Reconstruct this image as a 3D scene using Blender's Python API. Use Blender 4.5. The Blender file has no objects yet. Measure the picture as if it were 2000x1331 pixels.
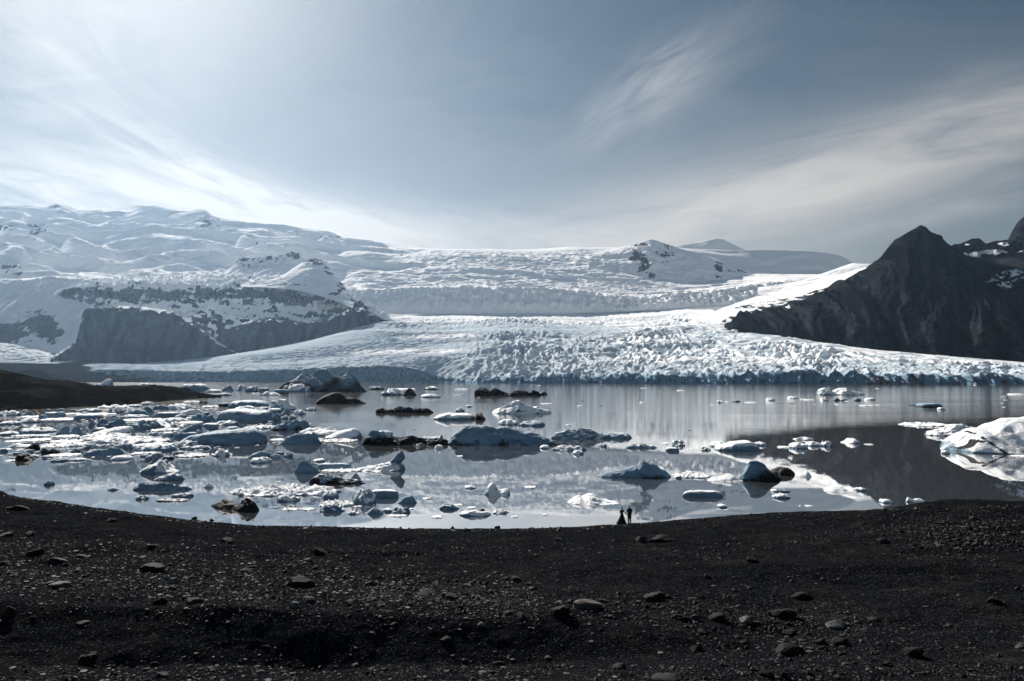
import bpy, math, random
import numpy as np
from mathutils import Vector
from mathutils.bvhtree import BVHTree

R = math.radians
scene = bpy.context.scene
COL = scene.collection
rng = np.random.default_rng(7)

# ---------------------------------------------------------------- camera
FPX = 1556.0            # focal length in photograph pixels (2000 wide)
CX, CY = 1000.0, 665.5
H = 15.4                # camera height above the lagoon
PITCH = math.atan((740.0 - CY) / FPX)
cam_d = bpy.data.cameras.new('camera')
cam = bpy.data.objects.new('camera', cam_d)
COL.objects.link(cam)
cam_d.sensor_width = 36.0
cam_d.lens = FPX / 2000.0 * 36.0
cam_d.clip_start = 0.2
cam_d.clip_end = 60000.0
cam.location = (0, 0, H)
cam.rotation_euler = (math.pi / 2 + PITCH, 0, 0)
scene.camera = cam
SP, CP = math.sin(PITCH), math.cos(PITCH)


def P(px, py, Y):
    """world point seen at photograph pixel (px, py) at distance Y along the view"""
    px = np.asarray(px, float); py = np.asarray(py, float); Y = np.asarray(Y, float)
    xc = (px - CX) / FPX
    yc = (CY - py) / FPX
    den = CP - yc * SP
    return xc / den * Y, Y, H + (SP + yc * CP) / den * Y


def water_Y(py, z=0.0):
    yc = (CY - np.asarray(py, float)) / FPX
    s = (SP + yc * CP) / (CP - yc * SP)
    return (z - H) / s


def sstep(a, b, x):
    t = np.clip((x - a) / (b - a), 0, 1)
    return t * t * (3 - 2 * t)


# ---------------------------------------------------------------- noise
_r = np.random.default_rng(1234)
_perm = np.concatenate([_r.permutation(256)] * 3)
_ang = _r.uniform(0, 2 * np.pi, 256)
_gx, _gy = np.cos(_ang), np.sin(_ang)
_g3 = _r.normal(size=(256, 3)); _g3 /= np.linalg.norm(_g3, axis=1)[:, None]


def perlin2(x, y, seed=0):
    x = np.asarray(x, float) + seed * 17.13; y = np.asarray(y, float) + seed * 9.71
    xi = np.floor(x).astype(np.int64); yi = np.floor(y).astype(np.int64)
    xf = x - xi; yf = y - yi
    u = xf * xf * xf * (xf * (xf * 6 - 15) + 10); v = yf * yf * yf * (yf * (yf * 6 - 15) + 10)
    xi &= 255; yi &= 255
    def g(ix, iy, dx, dy):
        h = _perm[_perm[ix & 255] + (iy & 255)]
        return _gx[h] * dx + _gy[h] * dy
    a = g(xi, yi, xf, yf); b = g(xi + 1, yi, xf - 1, yf)
    c = g(xi, yi + 1, xf, yf - 1); d = g(xi + 1, yi + 1, xf - 1, yf - 1)
    return 1.5 * ((a + (b - a) * u) + ((c + (d - c) * u) - (a + (b - a) * u)) * v)


def perlin3(p, seed=0):
    p = np.asarray(p, float) + seed * np.array([3.17, 7.31, 5.77])
    i = np.floor(p).astype(np.int64); f = p - i
    w = f * f * f * (f * (f * 6 - 15) + 10)
    i &= 255
    out = 0
    for dx in (0, 1):
        for dy in (0, 1):
            for dz in (0, 1):
                h = _perm[_perm[_perm[(i[..., 0] + dx) & 255] + ((i[..., 1] + dy) & 255)] + ((i[..., 2] + dz) & 255)]
                g = _g3[h]
                dot = g[..., 0] * (f[..., 0] - dx) + g[..., 1] * (f[..., 1] - dy) + g[..., 2] * (f[..., 2] - dz)
                wt = (w[..., 0] if dx else 1 - w[..., 0]) * (w[..., 1] if dy else 1 - w[..., 1]) * (w[..., 2] if dz else 1 - w[..., 2])
                out = out + dot * wt
    return 1.5 * out


def fbm2(x, y, octv=4, seed=0, gain=.5):
    s = 0; a = 1.0; t = 0
    for k in range(octv):
        s = s + a * perlin2(x * 2 ** k, y * 2 ** k, seed + k); t += a; a *= gain
    return s / t


def ridged2(x, y, octv=4, seed=0, gain=.5):
    s = 0; a = 1.0; t = 0
    for k in range(octv):
        s = s + a * (1 - np.abs(perlin2(x * 2 ** k, y * 2 ** k, seed + k)) * 1.6); t += a; a *= gain
    return s / t


def fbm3(p, octv=3, seed=0, gain=.5):
    s = 0; a = 1.0; t = 0
    for k in range(octv):
        s = s + a * perlin3(p * 2 ** k, seed + k); t += a; a *= gain
    return s / t


# ---------------------------------------------------------------- meshes
def mesh_np(name, V, F, smooth=True, attrs=None, mat=None):
    """V (n,3), F (m,3 or 4) -> mesh datablock"""
    V = np.asarray(V, np.float32); F = np.asarray(F, np.int32)
    me = bpy.data.meshes.new(name)
    k = F.shape[1]
    me.vertices.add(len(V)); me.vertices.foreach_set('co', V.ravel())
    me.loops.add(F.size); me.loops.foreach_set('vertex_index', F.ravel())
    me.polygons.add(len(F)); me.polygons.foreach_set('loop_start', np.arange(0, F.size, k, dtype=np.int32))
    me.polygons.foreach_set('use_smooth', np.full(len(F), smooth))
    for an, av in (attrs or {}).items():
        me.attributes.new(an, 'FLOAT', 'POINT').data.foreach_set('value', np.asarray(av, np.float32).ravel())
    me.update(calc_edges=True)
    if mat is not None:
        me.materials.append(mat)
    return me


def grid_faces(nv, nu, wrap=False):
    i = np.arange(nv - 1)[:, None] * nu
    j = np.arange(nu if wrap else nu - 1)[None, :]
    j2 = (j + 1) % nu
    return np.stack([i + j, i + j2, i + nu + j2, i + nu + j], -1).reshape(-1, 4)


def link(name, me, parent=None):
    o = bpy.data.objects.new(name, me)
    COL.objects.link(o)
    if parent is not None:
        o.parent = parent
    return o


def tag(o, label, cat, group=None, kind=None):
    o['label'] = label; o['category'] = cat
    if group: o['group'] = group
    if kind: o['kind'] = kind
    return o


def curve(c, u):
    a = np.array(c, float)
    py = np.interp(u, a[:, 0], a[:, 1])
    Y = np.interp(u, a[:, 0], a[:, 2])
    return py, Y


def gsm(a, sig):
    """gaussian smoothing of a sampled curve, ends held"""
    n = int(sig * 3) + 1
    w = np.exp(-.5 * (np.arange(-n, n + 1) / max(sig, 1e-6)) ** 2); w /= w.sum()
    return np.convolve(np.concatenate([np.full(n, a[0]), a, np.full(n, a[-1])]), w, 'valid')


def loft(curves, u, segs, jitter=0.0, seed=0, soft=None):
    """surface through the curves, front to back; returns X, Y, Z, v arrays (rows, cols)"""
    rows = []
    du = u[1] - u[0]
    for k, c in enumerate(curves):
        py, Y = curve(c, u)
        sg = (22.0 if k != len(curves) - 2 else 1.2) if soft is None else soft[k]
        if sg > 0:
            py = gsm(py, sg / du); Y = gsm(Y, max(sg, 12.0) / du)
        if jitter:
            py = py + jitter * fbm2(u / 37.0, np.full_like(u, 3.3 * k), 4, seed + k)
        rows.append(np.stack(P(u, py, Y)))
    rows = np.array(rows)
    out = []; vs = []
    for k, n in enumerate(segs):
        t = np.arange(n) / n
        out.append(rows[k][None] + (rows[k + 1] - rows[k])[None] * t[:, None, None]); vs.append(k + t)
    out.append(rows[-1][None]); vs.append([len(segs)])
    A = np.concatenate(out, 0); v = np.concatenate(vs)
    return A[:, 0], A[:, 1], A[:, 2], np.repeat(v[:, None], len(u), 1)


def smooth_rows(Z, n):
    for _ in range(n):
        Z[1:-1] = .25 * Z[:-2] + .5 * Z[1:-1] + .25 * Z[2:]
    return Z


def terrain(name, X, Y, Z, mat, attrs, label):
    me = mesh_np(name, np.stack([X, Y, Z], -1).reshape(-1, 3), grid_faces(*X.shape), True, attrs, mat)
    o = link(name, me)
    tag(o, label, name.replace('_', ' '), kind='structure')
    return o


# ---------------------------------------------------------------- node helpers
class N:
    """tiny expression builder on top of shader nodes"""
    def __init__(self, tree, sock): self.t = tree; self.s = sock
    def _m(self, op, *o, clamp=False):
        n = self.t.nodes.new('ShaderNodeMath'); n.operation = op; n.use_clamp = clamp
        for k, v in enumerate((self,) + o):
            if isinstance(v, N): self.t.links.new(v.s, n.inputs[k])
            else: n.inputs[k].default_value = v
        return N(self.t, n.outputs[0])
    def __add__(a, b): return a._m('ADD', b)
    __radd__ = __add__
    def __sub__(a, b): return a._m('SUBTRACT', b)
    def __rsub__(a, b): return (a * -1.0) + b
    def __mul__(a, b): return a._m('MULTIPLY', b)
    __rmul__ = __mul__
    def __truediv__(a, b): return a._m('DIVIDE', b)
    def pow(a, b): return a._m('POWER', b)
    def exp(a): return a._m('EXPONENT')
    def clamp(a): return a._m('ADD', 0.0, clamp=True)
    def max(a, b): return a._m('MAXIMUM', b)
    def min(a, b): return a._m('MINIMUM', b)
    def abs(a): return a._m('ABSOLUTE')
    def smooth(a, lo, hi):
        n = a.t.nodes.new('ShaderNodeMapRange'); n.interpolation_type = 'SMOOTHSTEP'
        a.t.links.new(a.s, n.inputs['Value'])
        n.inputs['From Min'].default_value = lo; n.inputs['From Max'].default_value = hi
        return N(a.t, n.outputs[0])


def noise(tree, vec, scale, detail=4.0, rough=.55, dist=0.0):
    n = tree.nodes.new('ShaderNodeTexNoise')
    n.inputs['Scale'].default_value = scale; n.inputs['Detail'].default_value = detail
    n.inputs['Roughness'].default_value = rough; n.inputs['Distortion'].default_value = dist
    tree.links.new(vec, n.inputs['Vector'])
    return N(tree, n.outputs['Fac'])


def comb(tree, x, y, z=0.0):
    n = tree.nodes.new('ShaderNodeCombineXYZ')
    for k, v in enumerate((x, y, z)):
        if isinstance(v, N): tree.links.new(v.s, n.inputs[k])
        else: n.inputs[k].default_value = v
    return n.outputs[0]


def mixc(tree, fac, a, b):
    n = tree.nodes.new('ShaderNodeMix'); n.data_type = 'RGBA'
    if isinstance(fac, N): tree.links.new(fac.s, n.inputs[0])
    else: n.inputs[0].default_value = fac
    for k, v in ((6, a), (7, b)):
        if isinstance(v, tuple): n.inputs[k].default_value = v + (1.0,)
        else: tree.links.new(v, n.inputs[k])
    return n.outputs[2]


def attr(tree, name):
    n = tree.nodes.new('ShaderNodeAttribute'); n.attribute_name = name
    return N(tree, n.outputs['Fac'])


def new_mat(name, rough=.8, spec=.3):
    m = bpy.data.materials.new(name); m.use_nodes = True
    t = m.node_tree; b = t.nodes['Principled BSDF']
    b.inputs['Roughness'].default_value = rough
    b.inputs['Specular IOR Level'].default_value = spec
    return m, t, b


def bump(tree, bsdf, height, strength, dist):
    n = tree.nodes.new('ShaderNodeBump'); n.inputs['Strength'].default_value = strength
    n.inputs['Distance'].default_value = dist
    tree.links.new(height.s, n.inputs['Height'])
    tree.links.new(n.outputs[0], bsdf.inputs['Normal'])
    return n


def pos(tree):
    return tree.nodes.new('ShaderNodeNewGeometry').outputs['Position']


def scaled(tree, vec, s):
    n = tree.nodes.new('ShaderNodeVectorMath'); n.operation = 'MULTIPLY'
    tree.links.new(vec, n.inputs[0]); n.inputs[1].default_value = s
    return n.outputs[0]


def mat_terrain(name, snow, rock, nscale, bstr, bdist, band=.12, rock2=None, blue=None, bscale=None):
    """snow over rock, split by the 'rock' attribute roughened with noise"""
    m, t, b = new_mat(name, 1.0, 0.0)
    p = pos(t)
    n1 = noise(t, p, nscale, 6, .6)
    a = attr(t, 'rock') + (n1 - .5) * .9
    k = a.smooth(.5 - band * .5, .5 + band * .5)
    n2 = noise(t, p, nscale * 5, 5, .65)
    rk = mixc(t, n2.smooth(.35, .65), rock, rock2 or tuple(c * 1.8 for c in rock))
    sn = snow
    if blue:
        sn = mixc(t, attr(t, 'blue'), snow, blue)
    c = mixc(t, k, sn, rk)
    t.links.new(c, b.inputs['Base Color'])
    bump(t, b, noise(t, p, bscale or nscale * 3, 8, .65), bstr, bdist)
    return m
# ---------------------------------------------------------------- sun, sky, view
SUN_AZ, SUN_EL = R(-26), R(29)
sun_dir = Vector((math.sin(SUN_AZ) * math.cos(SUN_EL), math.cos(SUN_AZ) * math.cos(SUN_EL), math.sin(SUN_EL)))
sl = bpy.data.lights.new('sun', 'SUN'); sl.energy = 5.0; sl.angle = R(.5); sl.color = (1, .955, .90)
so = bpy.data.objects.new('sun', sl); COL.objects.link(so)
so.rotation_euler = sun_dir.to_track_quat('Z', 'Y').to_euler()
so.location = sun_dir * 300

world = bpy.data.worlds.new('World'); scene.world = world; world.use_nodes = True
wt = world.node_tree
bg = wt.nodes['Background']; bg.inputs['Strength'].default_value = .05
sky = wt.nodes.new('ShaderNodeTexSky'); sky.sky_type = 'NISHITA'; sky.sun_disc = False
sky.sun_elevation = SUN_EL; sky.sun_rotation = SUN_AZ
sky.altitude = 20; sky.air_density = 1.0; sky.dust_density = .10; sky.ozone_density = 1.0
hs = wt.nodes.new('ShaderNodeHueSaturation'); hs.inputs['Saturation'].default_value = 1.2
tint = wt.nodes.new('ShaderNodeMix'); tint.data_type = 'RGBA'; tint.blend_type = 'MULTIPLY'; tint.inputs[0].default_value = 1
tint.inputs[7].default_value = (.222, .252, .256, 1)
wt.links.new(sky.outputs[0], tint.inputs[6])
wt.links.new(tint.outputs[2], hs.inputs['Color'])
tc = wt.nodes.new('ShaderNodeTexCoord')
sx = wt.nodes.new('ShaderNodeSeparateXYZ'); wt.links.new(tc.outputs['Generated'], sx.inputs[0])
X_, Y_, Z_ = (N(wt, sx.outputs[k]) for k in range(3))
den = Y_.abs().max(.12)
# u: sideways tangent, w: tangent of elevation
U = X_ / den; W = Z_ / den
dot = wt.nodes.new('ShaderNodeVectorMath'); dot.operation = 'DOT_PRODUCT'
wt.links.new(tc.outputs['Generated'], dot.inputs[0]); dot.inputs[1].default_value = sun_dir
SD = N(wt, dot.outputs['Value'])


def cirrus(px, py, lx, ly, rot, amp, su, sv, seed, lo=.42, hi=.75, detail=5):
    """one bank of cirrus: centre and half sizes in photograph pixels, streaks along rot (degrees)"""
    cu, cw = (px - CX) / FPX, (740 - py) / FPX
    c, s = math.cos(R(rot)), math.sin(R(rot))
    a = ((U - cu) * c + (W - cw) * s); b = ((W - cw) * c - (U - cu) * s)
    m = ((a * (FPX / lx)).pow(2.0) + (b * (FPX / ly)).pow(2.0)) * -1.0
    m = m.exp()
    n = noise(wt, comb(wt, a * su, b * sv, seed), 1.0, detail, .6, .8)
    return m * n.smooth(lo, hi) * amp


D = cirrus(60, 370, 430, 80, -12, 1.25, 5, 30, 1.1, .22, .72)
D = D + cirrus(420, 350, 420, 50, -27, 1.0, 6, 36, 8.3, .28, .72)
D = D + cirrus(560, 415, 440, 48, -15, 1.3, 5, 30, 4.0, .2, .72)
D = D + cirrus(950, 455, 420, 60, -6, .55, 4, 18, 41.0, .18, .7)
D = D + cirrus(80, 20, 240, 110, -30, 1.2, 5, 14, 6.2, .22, .75)
D = D + cirrus(40, 190, 260, 60, 4, .5, 4, 30, 51.2, .3, .75)
D = D + cirrus(1290, 150, 180, 62, 33, .62, 6, 30, 12.7, .28, .78)
D = D + cirrus(1230, 215, 150, 40, 30, .3, 6, 30, 17.7, .28, .78)
D = D + cirrus(1800, 300, 560, 100, 13, .95, 3, 24, 15.5, .18, .72)
D = D + cirrus(1420, 400, 430, 80, 13, .85, 3, 16, 19.9, .12, .7)
D = D + cirrus(1900, 395, 260, 28, 12, .5, 4, 30, 61.0, .3, .72)
D = D + cirrus(1980, 190, 260, 60, 12, .6, 4, 26, 23.1, .26, .74)
D = D + cirrus(900, 250, 1500, 300, 6, .22, 2.2, 5, 30.0, .2, .8)
hz = (W * 4.4).pow(2.0) * -1.0                       # thin veil towards the horizon
veil = hz.exp() * (.52 - .26 * U.smooth(.30, .62))
D = (D * .62 + veil + .05).clamp()
lum = SD.max(0.0).pow(6.0) * 2.8 + 5.3               # cirrus is brightest towards the sun
cl = wt.nodes.new('ShaderNodeMix'); cl.data_type = 'RGBA'; cl.blend_type = 'MULTIPLY'; cl.inputs[0].default_value = 1
cl.inputs[6].default_value = (.99, .98, .965, 1)
wt.links.new(comb(wt, lum, lum, lum), cl.inputs[7])
back = ((Y_ * -1.0).smooth(-.05, .45))   # unseen brighter sky behind the viewer, added to fill shaded slopes
bn = noise(wt, scaled(wt, tc.outputs['Generated'], (1.6, 1.6, 3.5)), 1.0, 3, .55)
D = (D + back * bn.smooth(.25, .6) * .16 * (Z_.smooth(-.05, .10))).clamp()
bf = wt.nodes.new('ShaderNodeMix'); bf.data_type = 'RGBA'; bf.blend_type = 'MULTIPLY'; bf.inputs[0].default_value = 1
wt.links.new(hs.outputs[0], bf.inputs[6])
bk = back * 1.9 + 1.0
wt.links.new(comb(wt, bk, bk, bk), bf.inputs[7])
gv = mixc(wt, (SD.max(0.0).pow(18.0) * .42).clamp(), bf.outputs[2], (5.0, 4.97, 4.95))
gv = mixc(wt, (SD.max(0.0).pow(60.0) * .75).clamp(), gv, (9.0, 9.0, 8.9))
skc = mixc(wt, D, gv, cl.outputs[2])
wt.links.new(skc, bg.inputs['Color'])

world.cycles.sampling_method = 'MANUAL'; world.cycles.sample_map_resolution = 512
scene.view_settings.view_transform = 'Standard'
scene.view_settings.look = 'None'
scene.view_settings.exposure = 1.0
scene.view_settings.gamma = 1
scene.cycles.use_denoising = True
scene.cycles.max_bounces = 6
scene.cycles.volume_bounces = 0
scene.cycles.caustics_reflective = False

# ---------------------------------------------------------------- setting materials
M_far = mat_terrain('far_snow', (.84, .85, .86), (.05, .053, .06), .006, .5, 14, bscale=.025)
M_mas = mat_terrain('massif', (.83, .845, .86), (.018, .021, .027), .012, .5, 7, bscale=.05)
M_dark = mat_terrain('dark_mountain', (.80, .83, .86), (.004, .0048, .0062), .012, 1.0, 16, rock2=(.016, .0178, .021), bscale=.03)
t = M_dark.node_tree; b = t.nodes['Principled BSDF']
sp3 = t.nodes.new('ShaderNodeSeparateXYZ'); t.links.new(pos(t), sp3.inputs[0])
xs, zs = N(t, sp3.outputs[0]), N(t, sp3.outputs[2])
stk = noise(t, comb(t, (xs - zs * .75) * .016, zs * .004, 1.0), 1.0, 6, .68)
old = b.inputs['Base Color'].links[0].from_socket
mm = t.nodes.new('ShaderNodeMix'); mm.data_type = 'RGBA'; mm.blend_type = 'MULTIPLY'; mm.inputs[0].default_value = 1
t.links.new(old, mm.inputs[6]); fk = stk.smooth(.38, .70) * 2.3 + .35
t.links.new(comb(t, fk, fk, fk), mm.inputs[7]); t.links.new(mm.outputs[2], b.inputs['Base Color'])
for M_, lo_, hi_ in ((M_mas, .30, 2.6),):
    t = M_.node_tree; b = t.nodes['Principled BSDF']
    rk_mix = b.inputs['Base Color'].links[0].from_node
    rsock = rk_mix.inputs[7]; rold = rsock.links[0].from_socket
    sp4 = t.nodes.new('ShaderNodeSeparateXYZ'); t.links.new(pos(t), sp4.inputs[0])
    st4 = noise(t, comb(t, (N(t, sp4.outputs[0]) + N(t, sp4.outputs[2]) * .2) * .02, N(t, sp4.outputs[2]) * .006, 1.0), 1.0, 6, .68)
    mm = t.nodes.new('ShaderNodeMix'); mm.data_type = 'RGBA'; mm.blend_type = 'MULTIPLY'; mm.inputs[0].default_value = 1
    t.links.new(rold, mm.inputs[6]); fk = st4.smooth(.36, .70) * hi_ + lo_
    t.links.new(comb(t, fk, fk, fk), mm.inputs[7]); t.links.new(mm.outputs[2], rsock)
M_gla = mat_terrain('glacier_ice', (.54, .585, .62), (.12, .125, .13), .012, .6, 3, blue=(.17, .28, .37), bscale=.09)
t = M_gla.node_tree; b = t.nodes['Principled BSDF']
old = b.inputs['Base Color'].links[0].from_socket
wa = attr(t, 'white') + (noise(t, pos(t), .02, 5, .65) - .5) * .5
t.links.new(mixc(t, wa.smooth(.25, .75), old, (.83, .845, .855)), b.inputs['Base Color'])
M_hill = mat_terrain('moraine', (.021, .0195, .0155), (.006, .0058, .0056), .06, 1.0, 1.5, rock2=(.008, .0076, .0072), bscale=.5)

# ---------------------------------------------------------------- far icefield
def ax(a, b, step): return np.arange(a, b + step, step, float)


def spots(u, py, lst):
    """patches of bare rock: (px, py, rx, ry, amount)"""
    r = np.zeros_like(u)
    for (cx, cy, rx, ry, k) in lst:
        r = np.maximum(r, k * np.exp(-(((u - cx) / rx) ** 2 + ((py - cy) / ry) ** 2)))
    return r


def pix(X, Y, Z):
    """photograph pixel rows of points (for placing bare rock on the terrain)"""
    yc_s = (Z - H) / Y
    yc = (yc_s * CP - SP) / (CP + yc_s * SP)
    return CY - yc * FPX


def crag(r, X, Y, Z, sc=1.0):
    """break patches of bare rock into ribs and snow-filled cracks"""
    n = fbm2((X + .4 * Z) / (70 * sc), (Z + .3 * Y) / (38 * sc), 5, 301, .62) + .7 * (ridged2((X - .3 * Z) / (34 * sc), Z / (60 * sc), 3, 305) - .5)
    return np.clip(np.where(r > .04, r * 1.02 + (n - .05) * .62 * sstep(.04, .3, r) * (1 - sstep(.88, .98, r)), r), 0, 1)


u = ax(-220, 1800, 1.6)
a0 = [(-220, 715, 4150), (0, 712, 4150), (90, 705, 4150), (170, 700, 4150), (240, 650, 4300), (300, 620, 4600), (700, 604, 4900), (740, 614, 4900), (900, 614, 4900), (1100, 614, 5000), (1300, 606, 5000), (1400, 600, 5000), (1500, 590, 5000), (1800, 560, 5000)]
a1 = [(-220, 560, 5000), (0, 553, 5000), (170, 548, 5000), (300, 555, 5200), (620, 560, 5200), (700, 575, 5100), (760, 571, 5080), (900, 567, 5080), (1050, 570, 5150), (1150, 578, 5150), (1250, 592, 5150), (1320, 580, 5200), (1400, 575, 5250), (1500, 562, 5300), (1800, 550, 5300)]
a2 = [(-220, 540, 5600), (0, 542, 5500), (300, 535, 5700), (500, 540, 5700), (640, 560, 5600), (760, 566, 5500), (900, 562, 5500), (1050, 565, 5550), (1200, 575, 5550), (1300, 575, 5600), (1400, 566, 5600), (1500, 552, 5600), (1800, 540, 5600)]
a3 = [(-220, 480, 6600), (0, 480, 6500), (200, 492, 6400), (400, 490, 6400), (600, 490, 6400), (760, 510, 6300), (900, 503, 6350), (1050, 506, 6400), (1200, 505, 6450), (1270, 505, 6500), (1400, 535, 6650), (1500, 533, 6920), (1700, 538, 6920), (1800, 542, 6900)]
a4 = [(-220, 402, 8300), (0, 401, 8300), (60, 399, 8300), (88, 401, 8300), (110, 396, 8350), (140, 403, 8300), (150, 410, 8300), (200, 408, 8300), (248, 405, 8300), (268, 399, 8300), (300, 399, 8300), (330, 408, 8300), (370, 412, 8200), (385, 408, 8200), (400, 408, 8200), (415, 420, 8200), (440, 427, 8200), (500, 434, 8200), (560, 440, 8200), (620, 448, 8100), (650, 455, 8000), (668, 464, 7900), (700, 466, 7800), (730, 470, 7700), (800, 482, 7600), (850, 486, 7400), (900, 487, 7300), (960, 486, 7300), (1000, 488, 7300), (1060, 486, 7300), (1110, 482, 7300), (1150, 483, 7300), (1200, 483, 7300), (1290, 483, 7300), (1440, 489, 7250), (1480, 488, 7250), (1540, 489, 7250), (1590, 491, 7200), (1630, 496, 7200), (1650, 503, 7200), (1665, 513, 7200), (1700, 520, 7200), (1800, 540, 7200)]
a5 = [(x, y + 60, Y + 1800) for (x, y, Y) in a4]
X, Y, Z, v = loft([a0, a1, a2, a3, a4, a5], u, [70, 40, 90, 110, 24], 0, 0, [25, 25, 25, 40, 1.5, 20])
Z = smooth_rows(Z, 4)
left = 1 - sstep(560, 900, u)[None, :]
env = sstep(0, .5, v) * (1 - sstep(3.3, 4.0, v) * .8)
# snow benches and steps on the left, broken icefall in the middle
w1 = fbm2(X / 1500, Y / 1100, 3, 3)
t = Z / 260 + 3.2 * w1 + X / 1900 + .25 * fbm2(X / 420, Y / 420, 2, 6)
ft = t - np.floor(t)
bench = (np.floor(t) + sstep(.30, .70, ft) - t) * 260
Z = Z + bench * .5 * (.12 + .88 * left) * sstep(1.0, 1.6, v) * (1 - sstep(3.75, 4.0, v))
Z = Z + env * (20 * left * ridged2(X / 620, Y / 420, 3, 11) + (4 + 5 * left) * fbm2(X / 160, Y / 110, 4, 15))
Z = Z + (1 - left) * sstep(.02, .2, v) * (1 - sstep(1.0, 1.5, v)) * (26 * ridged2(X / 60, Y / 60, 4, 35) + 16 * fbm2(X / 330, Y / 120, 2, 37))
fall = (1 - left) * sstep(.05, .3, v) * (1 - sstep(3.4, 4.0, v)) * (1 - .8 * (sstep(1000, 1450, u)[None] * sstep(1.5, 2.5, v)))
Z = Z + fall * (14 * ridged2(X / 260, Y / 70, 4, 21) + 8 * fbm2(X / 45, Y / 40, 3, 25) + 20 * fbm2(X / 900, Y / 330, 2, 29))
icefall_left = (1 - sstep(150, 260, u))[None] * (1 - sstep(.9, 1.3, v)) * np.ones_like(Z)
Z = Z + icefall_left * (16 * ridged2(X / 70, Y / 50, 3, 31) + 25 * fbm2(X / 300, Y / 200, 2, 33))
Z = Z + left * sstep(.6, 1.2, v) * (1 - sstep(3.7, 4.0, v)) * (20 * (ridged2(X / 260 + Y / 900, Y / 95, 5, 38, .6) - .5) + 5 * fbm2(X / 40, Y / 30, 3, 39))
Y = Y - sstep(.05, .3, v) * (1 - sstep(.8, 1.05, v)) * (40 * (ridged2(X / 42, Z / 160, 4, 34) - .5) + 30 * fbm2(X / 260, Z / 300, 2, 36))
py = pix(X, Y, Z); uu = np.repeat(u[None], len(Z), 0)
rock = spots(uu, py, [(70, 445, 26, 34, .47), (10, 446, 44, 9, .46), (15, 520, 44, 26, .46), (400, 436, 34, 24, .47), (500, 477, 30, 10, .46), (110, 404, 26, 6, .45), (640, 462, 40, 5, .42)])
rock = np.maximum(rock, icefall_left * spots(uu, py, [(20, 650, 60, 26, .9), (75, 635, 42, 26, .95), (100, 655, 30, 18, .8)]))
terrain('icefield', X, Y, Z, M_far, {'rock': crag(rock, X, Y, Z, 1.5)}, 'snow covered ice cap forming the far skyline, with benches, icefalls and shaded steps')


def mass(name, curves, segs, u0, u1, du, mat, label, amp, wx, wy, seed, rockf, jit=2.0, sm=3, lo=True, fine=0.0, extra=None, soft=None):
    u = ax(u0, u1, du)
    X, Y, Z, v = loft(curves, u, segs, jit, seed, soft)
    Z = smooth_rows(Z, sm)
    n = len(segs)
    env = (sstep(0, .35, v) if lo else 1.0) * (1 - sstep(n - 1.35, n - 1.0, v) * .75)
    Z = Z + env * amp * (ridged2(X / wx, Y / wy, 5, seed) - .45)
    if fine:
        Z = Z + env * fine * fbm2(X / (wx * .12), Y / (wy * .12), 3, seed + 5)
    if extra is not None:
        Z = Z + env * extra(X, Y, Z, v)
    py = pix(X, Y, Z); uu = np.repeat(u[None], len(Z), 0)
    dy = np.gradient(Z, axis=0) / np.maximum(np.gradient(Y, axis=0), .5)
    dx = np.gradient(Z, axis=1) / np.gradient(X, axis=1)
    slope = np.degrees(np.arctan(np.hypot(dx - dy * np.gradient(Y, axis=1) / np.gradient(X, axis=1), dy)))
    return terrain(name, X, Y, Z, mat, {'rock': crag(rockf(uu, py, v, X, Y, Z, slope), X, Y, Z, float(Y.mean()) / 4500)}, label)


# dome and rocky peak on the skyline right of the icefield
mass('mountain', [
    [(1270, 545, 7300), (1400, 540, 7300), (1540, 535, 7300)],
    [(1270, 503, 7620), (1330, 503, 7620), (1400, 503, 7620), (1480, 518, 7620), (1540, 528, 7650)],
    [(1270, 489, 7900), (1300, 484, 7900), (1330, 477, 7900), (1365, 472, 7900), (1385, 467, 7900), (1400, 464, 7900), (1412, 466, 7900), (1426, 473, 7900), (1450, 485, 7900), (1490, 500, 7900), (1540, 522, 7900)],
    [(1270, 540, 9000), (1400, 530, 9000), (1540, 560, 9000)]], [30, 30, 12], 1270, 1540, 1.6, M_far,
    'smooth grey shaded snow dome with a small knob, right of the rocky snow peak', 12, 420, 300, 41,
    lambda u, py, v, X, Y, Z, S: spots(u, py, [(1395, 475, 12, 10, .35)]), .6)
mass('mountain', [
    [(1150, 545, 5900), (1250, 575, 5800), (1330, 592, 5700), (1420, 598, 5650), (1480, 585, 5700)],
    [(1150, 510, 6250), (1200, 515, 6200), (1270, 520, 6150), (1340, 530, 6150), (1420, 550, 6150), (1480, 560, 6200)],
    [(1150, 492, 6600), (1190, 489, 6600), (1210, 484, 6600), (1230, 477, 6600), (1250, 472, 6600), (1270, 466, 6600), (1282, 469, 6600), (1300, 476, 6600), (1330, 485, 6600), (1370, 495, 6600), (1420, 518, 6600), (1480, 540, 6600)],
    [(1150, 530, 7600), (1270, 530, 7600), (1480, 570, 7600)]], [46, 46, 14], 1150, 1480, 1.3, M_far,
    'rocky pointed snow peak on the central skyline with dark crags down its left ridge', 30, 300, 210, 47,
    lambda u, py, v, X, Y, Z, S: np.maximum(spots(u, py, [(1240, 500, 20, 18, .62), (1258, 518, 26, 20, .66), (1270, 538, 12, 14, .6), (1250, 478, 22, 9, .6), (1300, 495, 34, 22, .46), (1404, 524, 10, 24, .70), (1440, 530, 34, 5, .56)]), 0), 1.5, fine=5)

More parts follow.
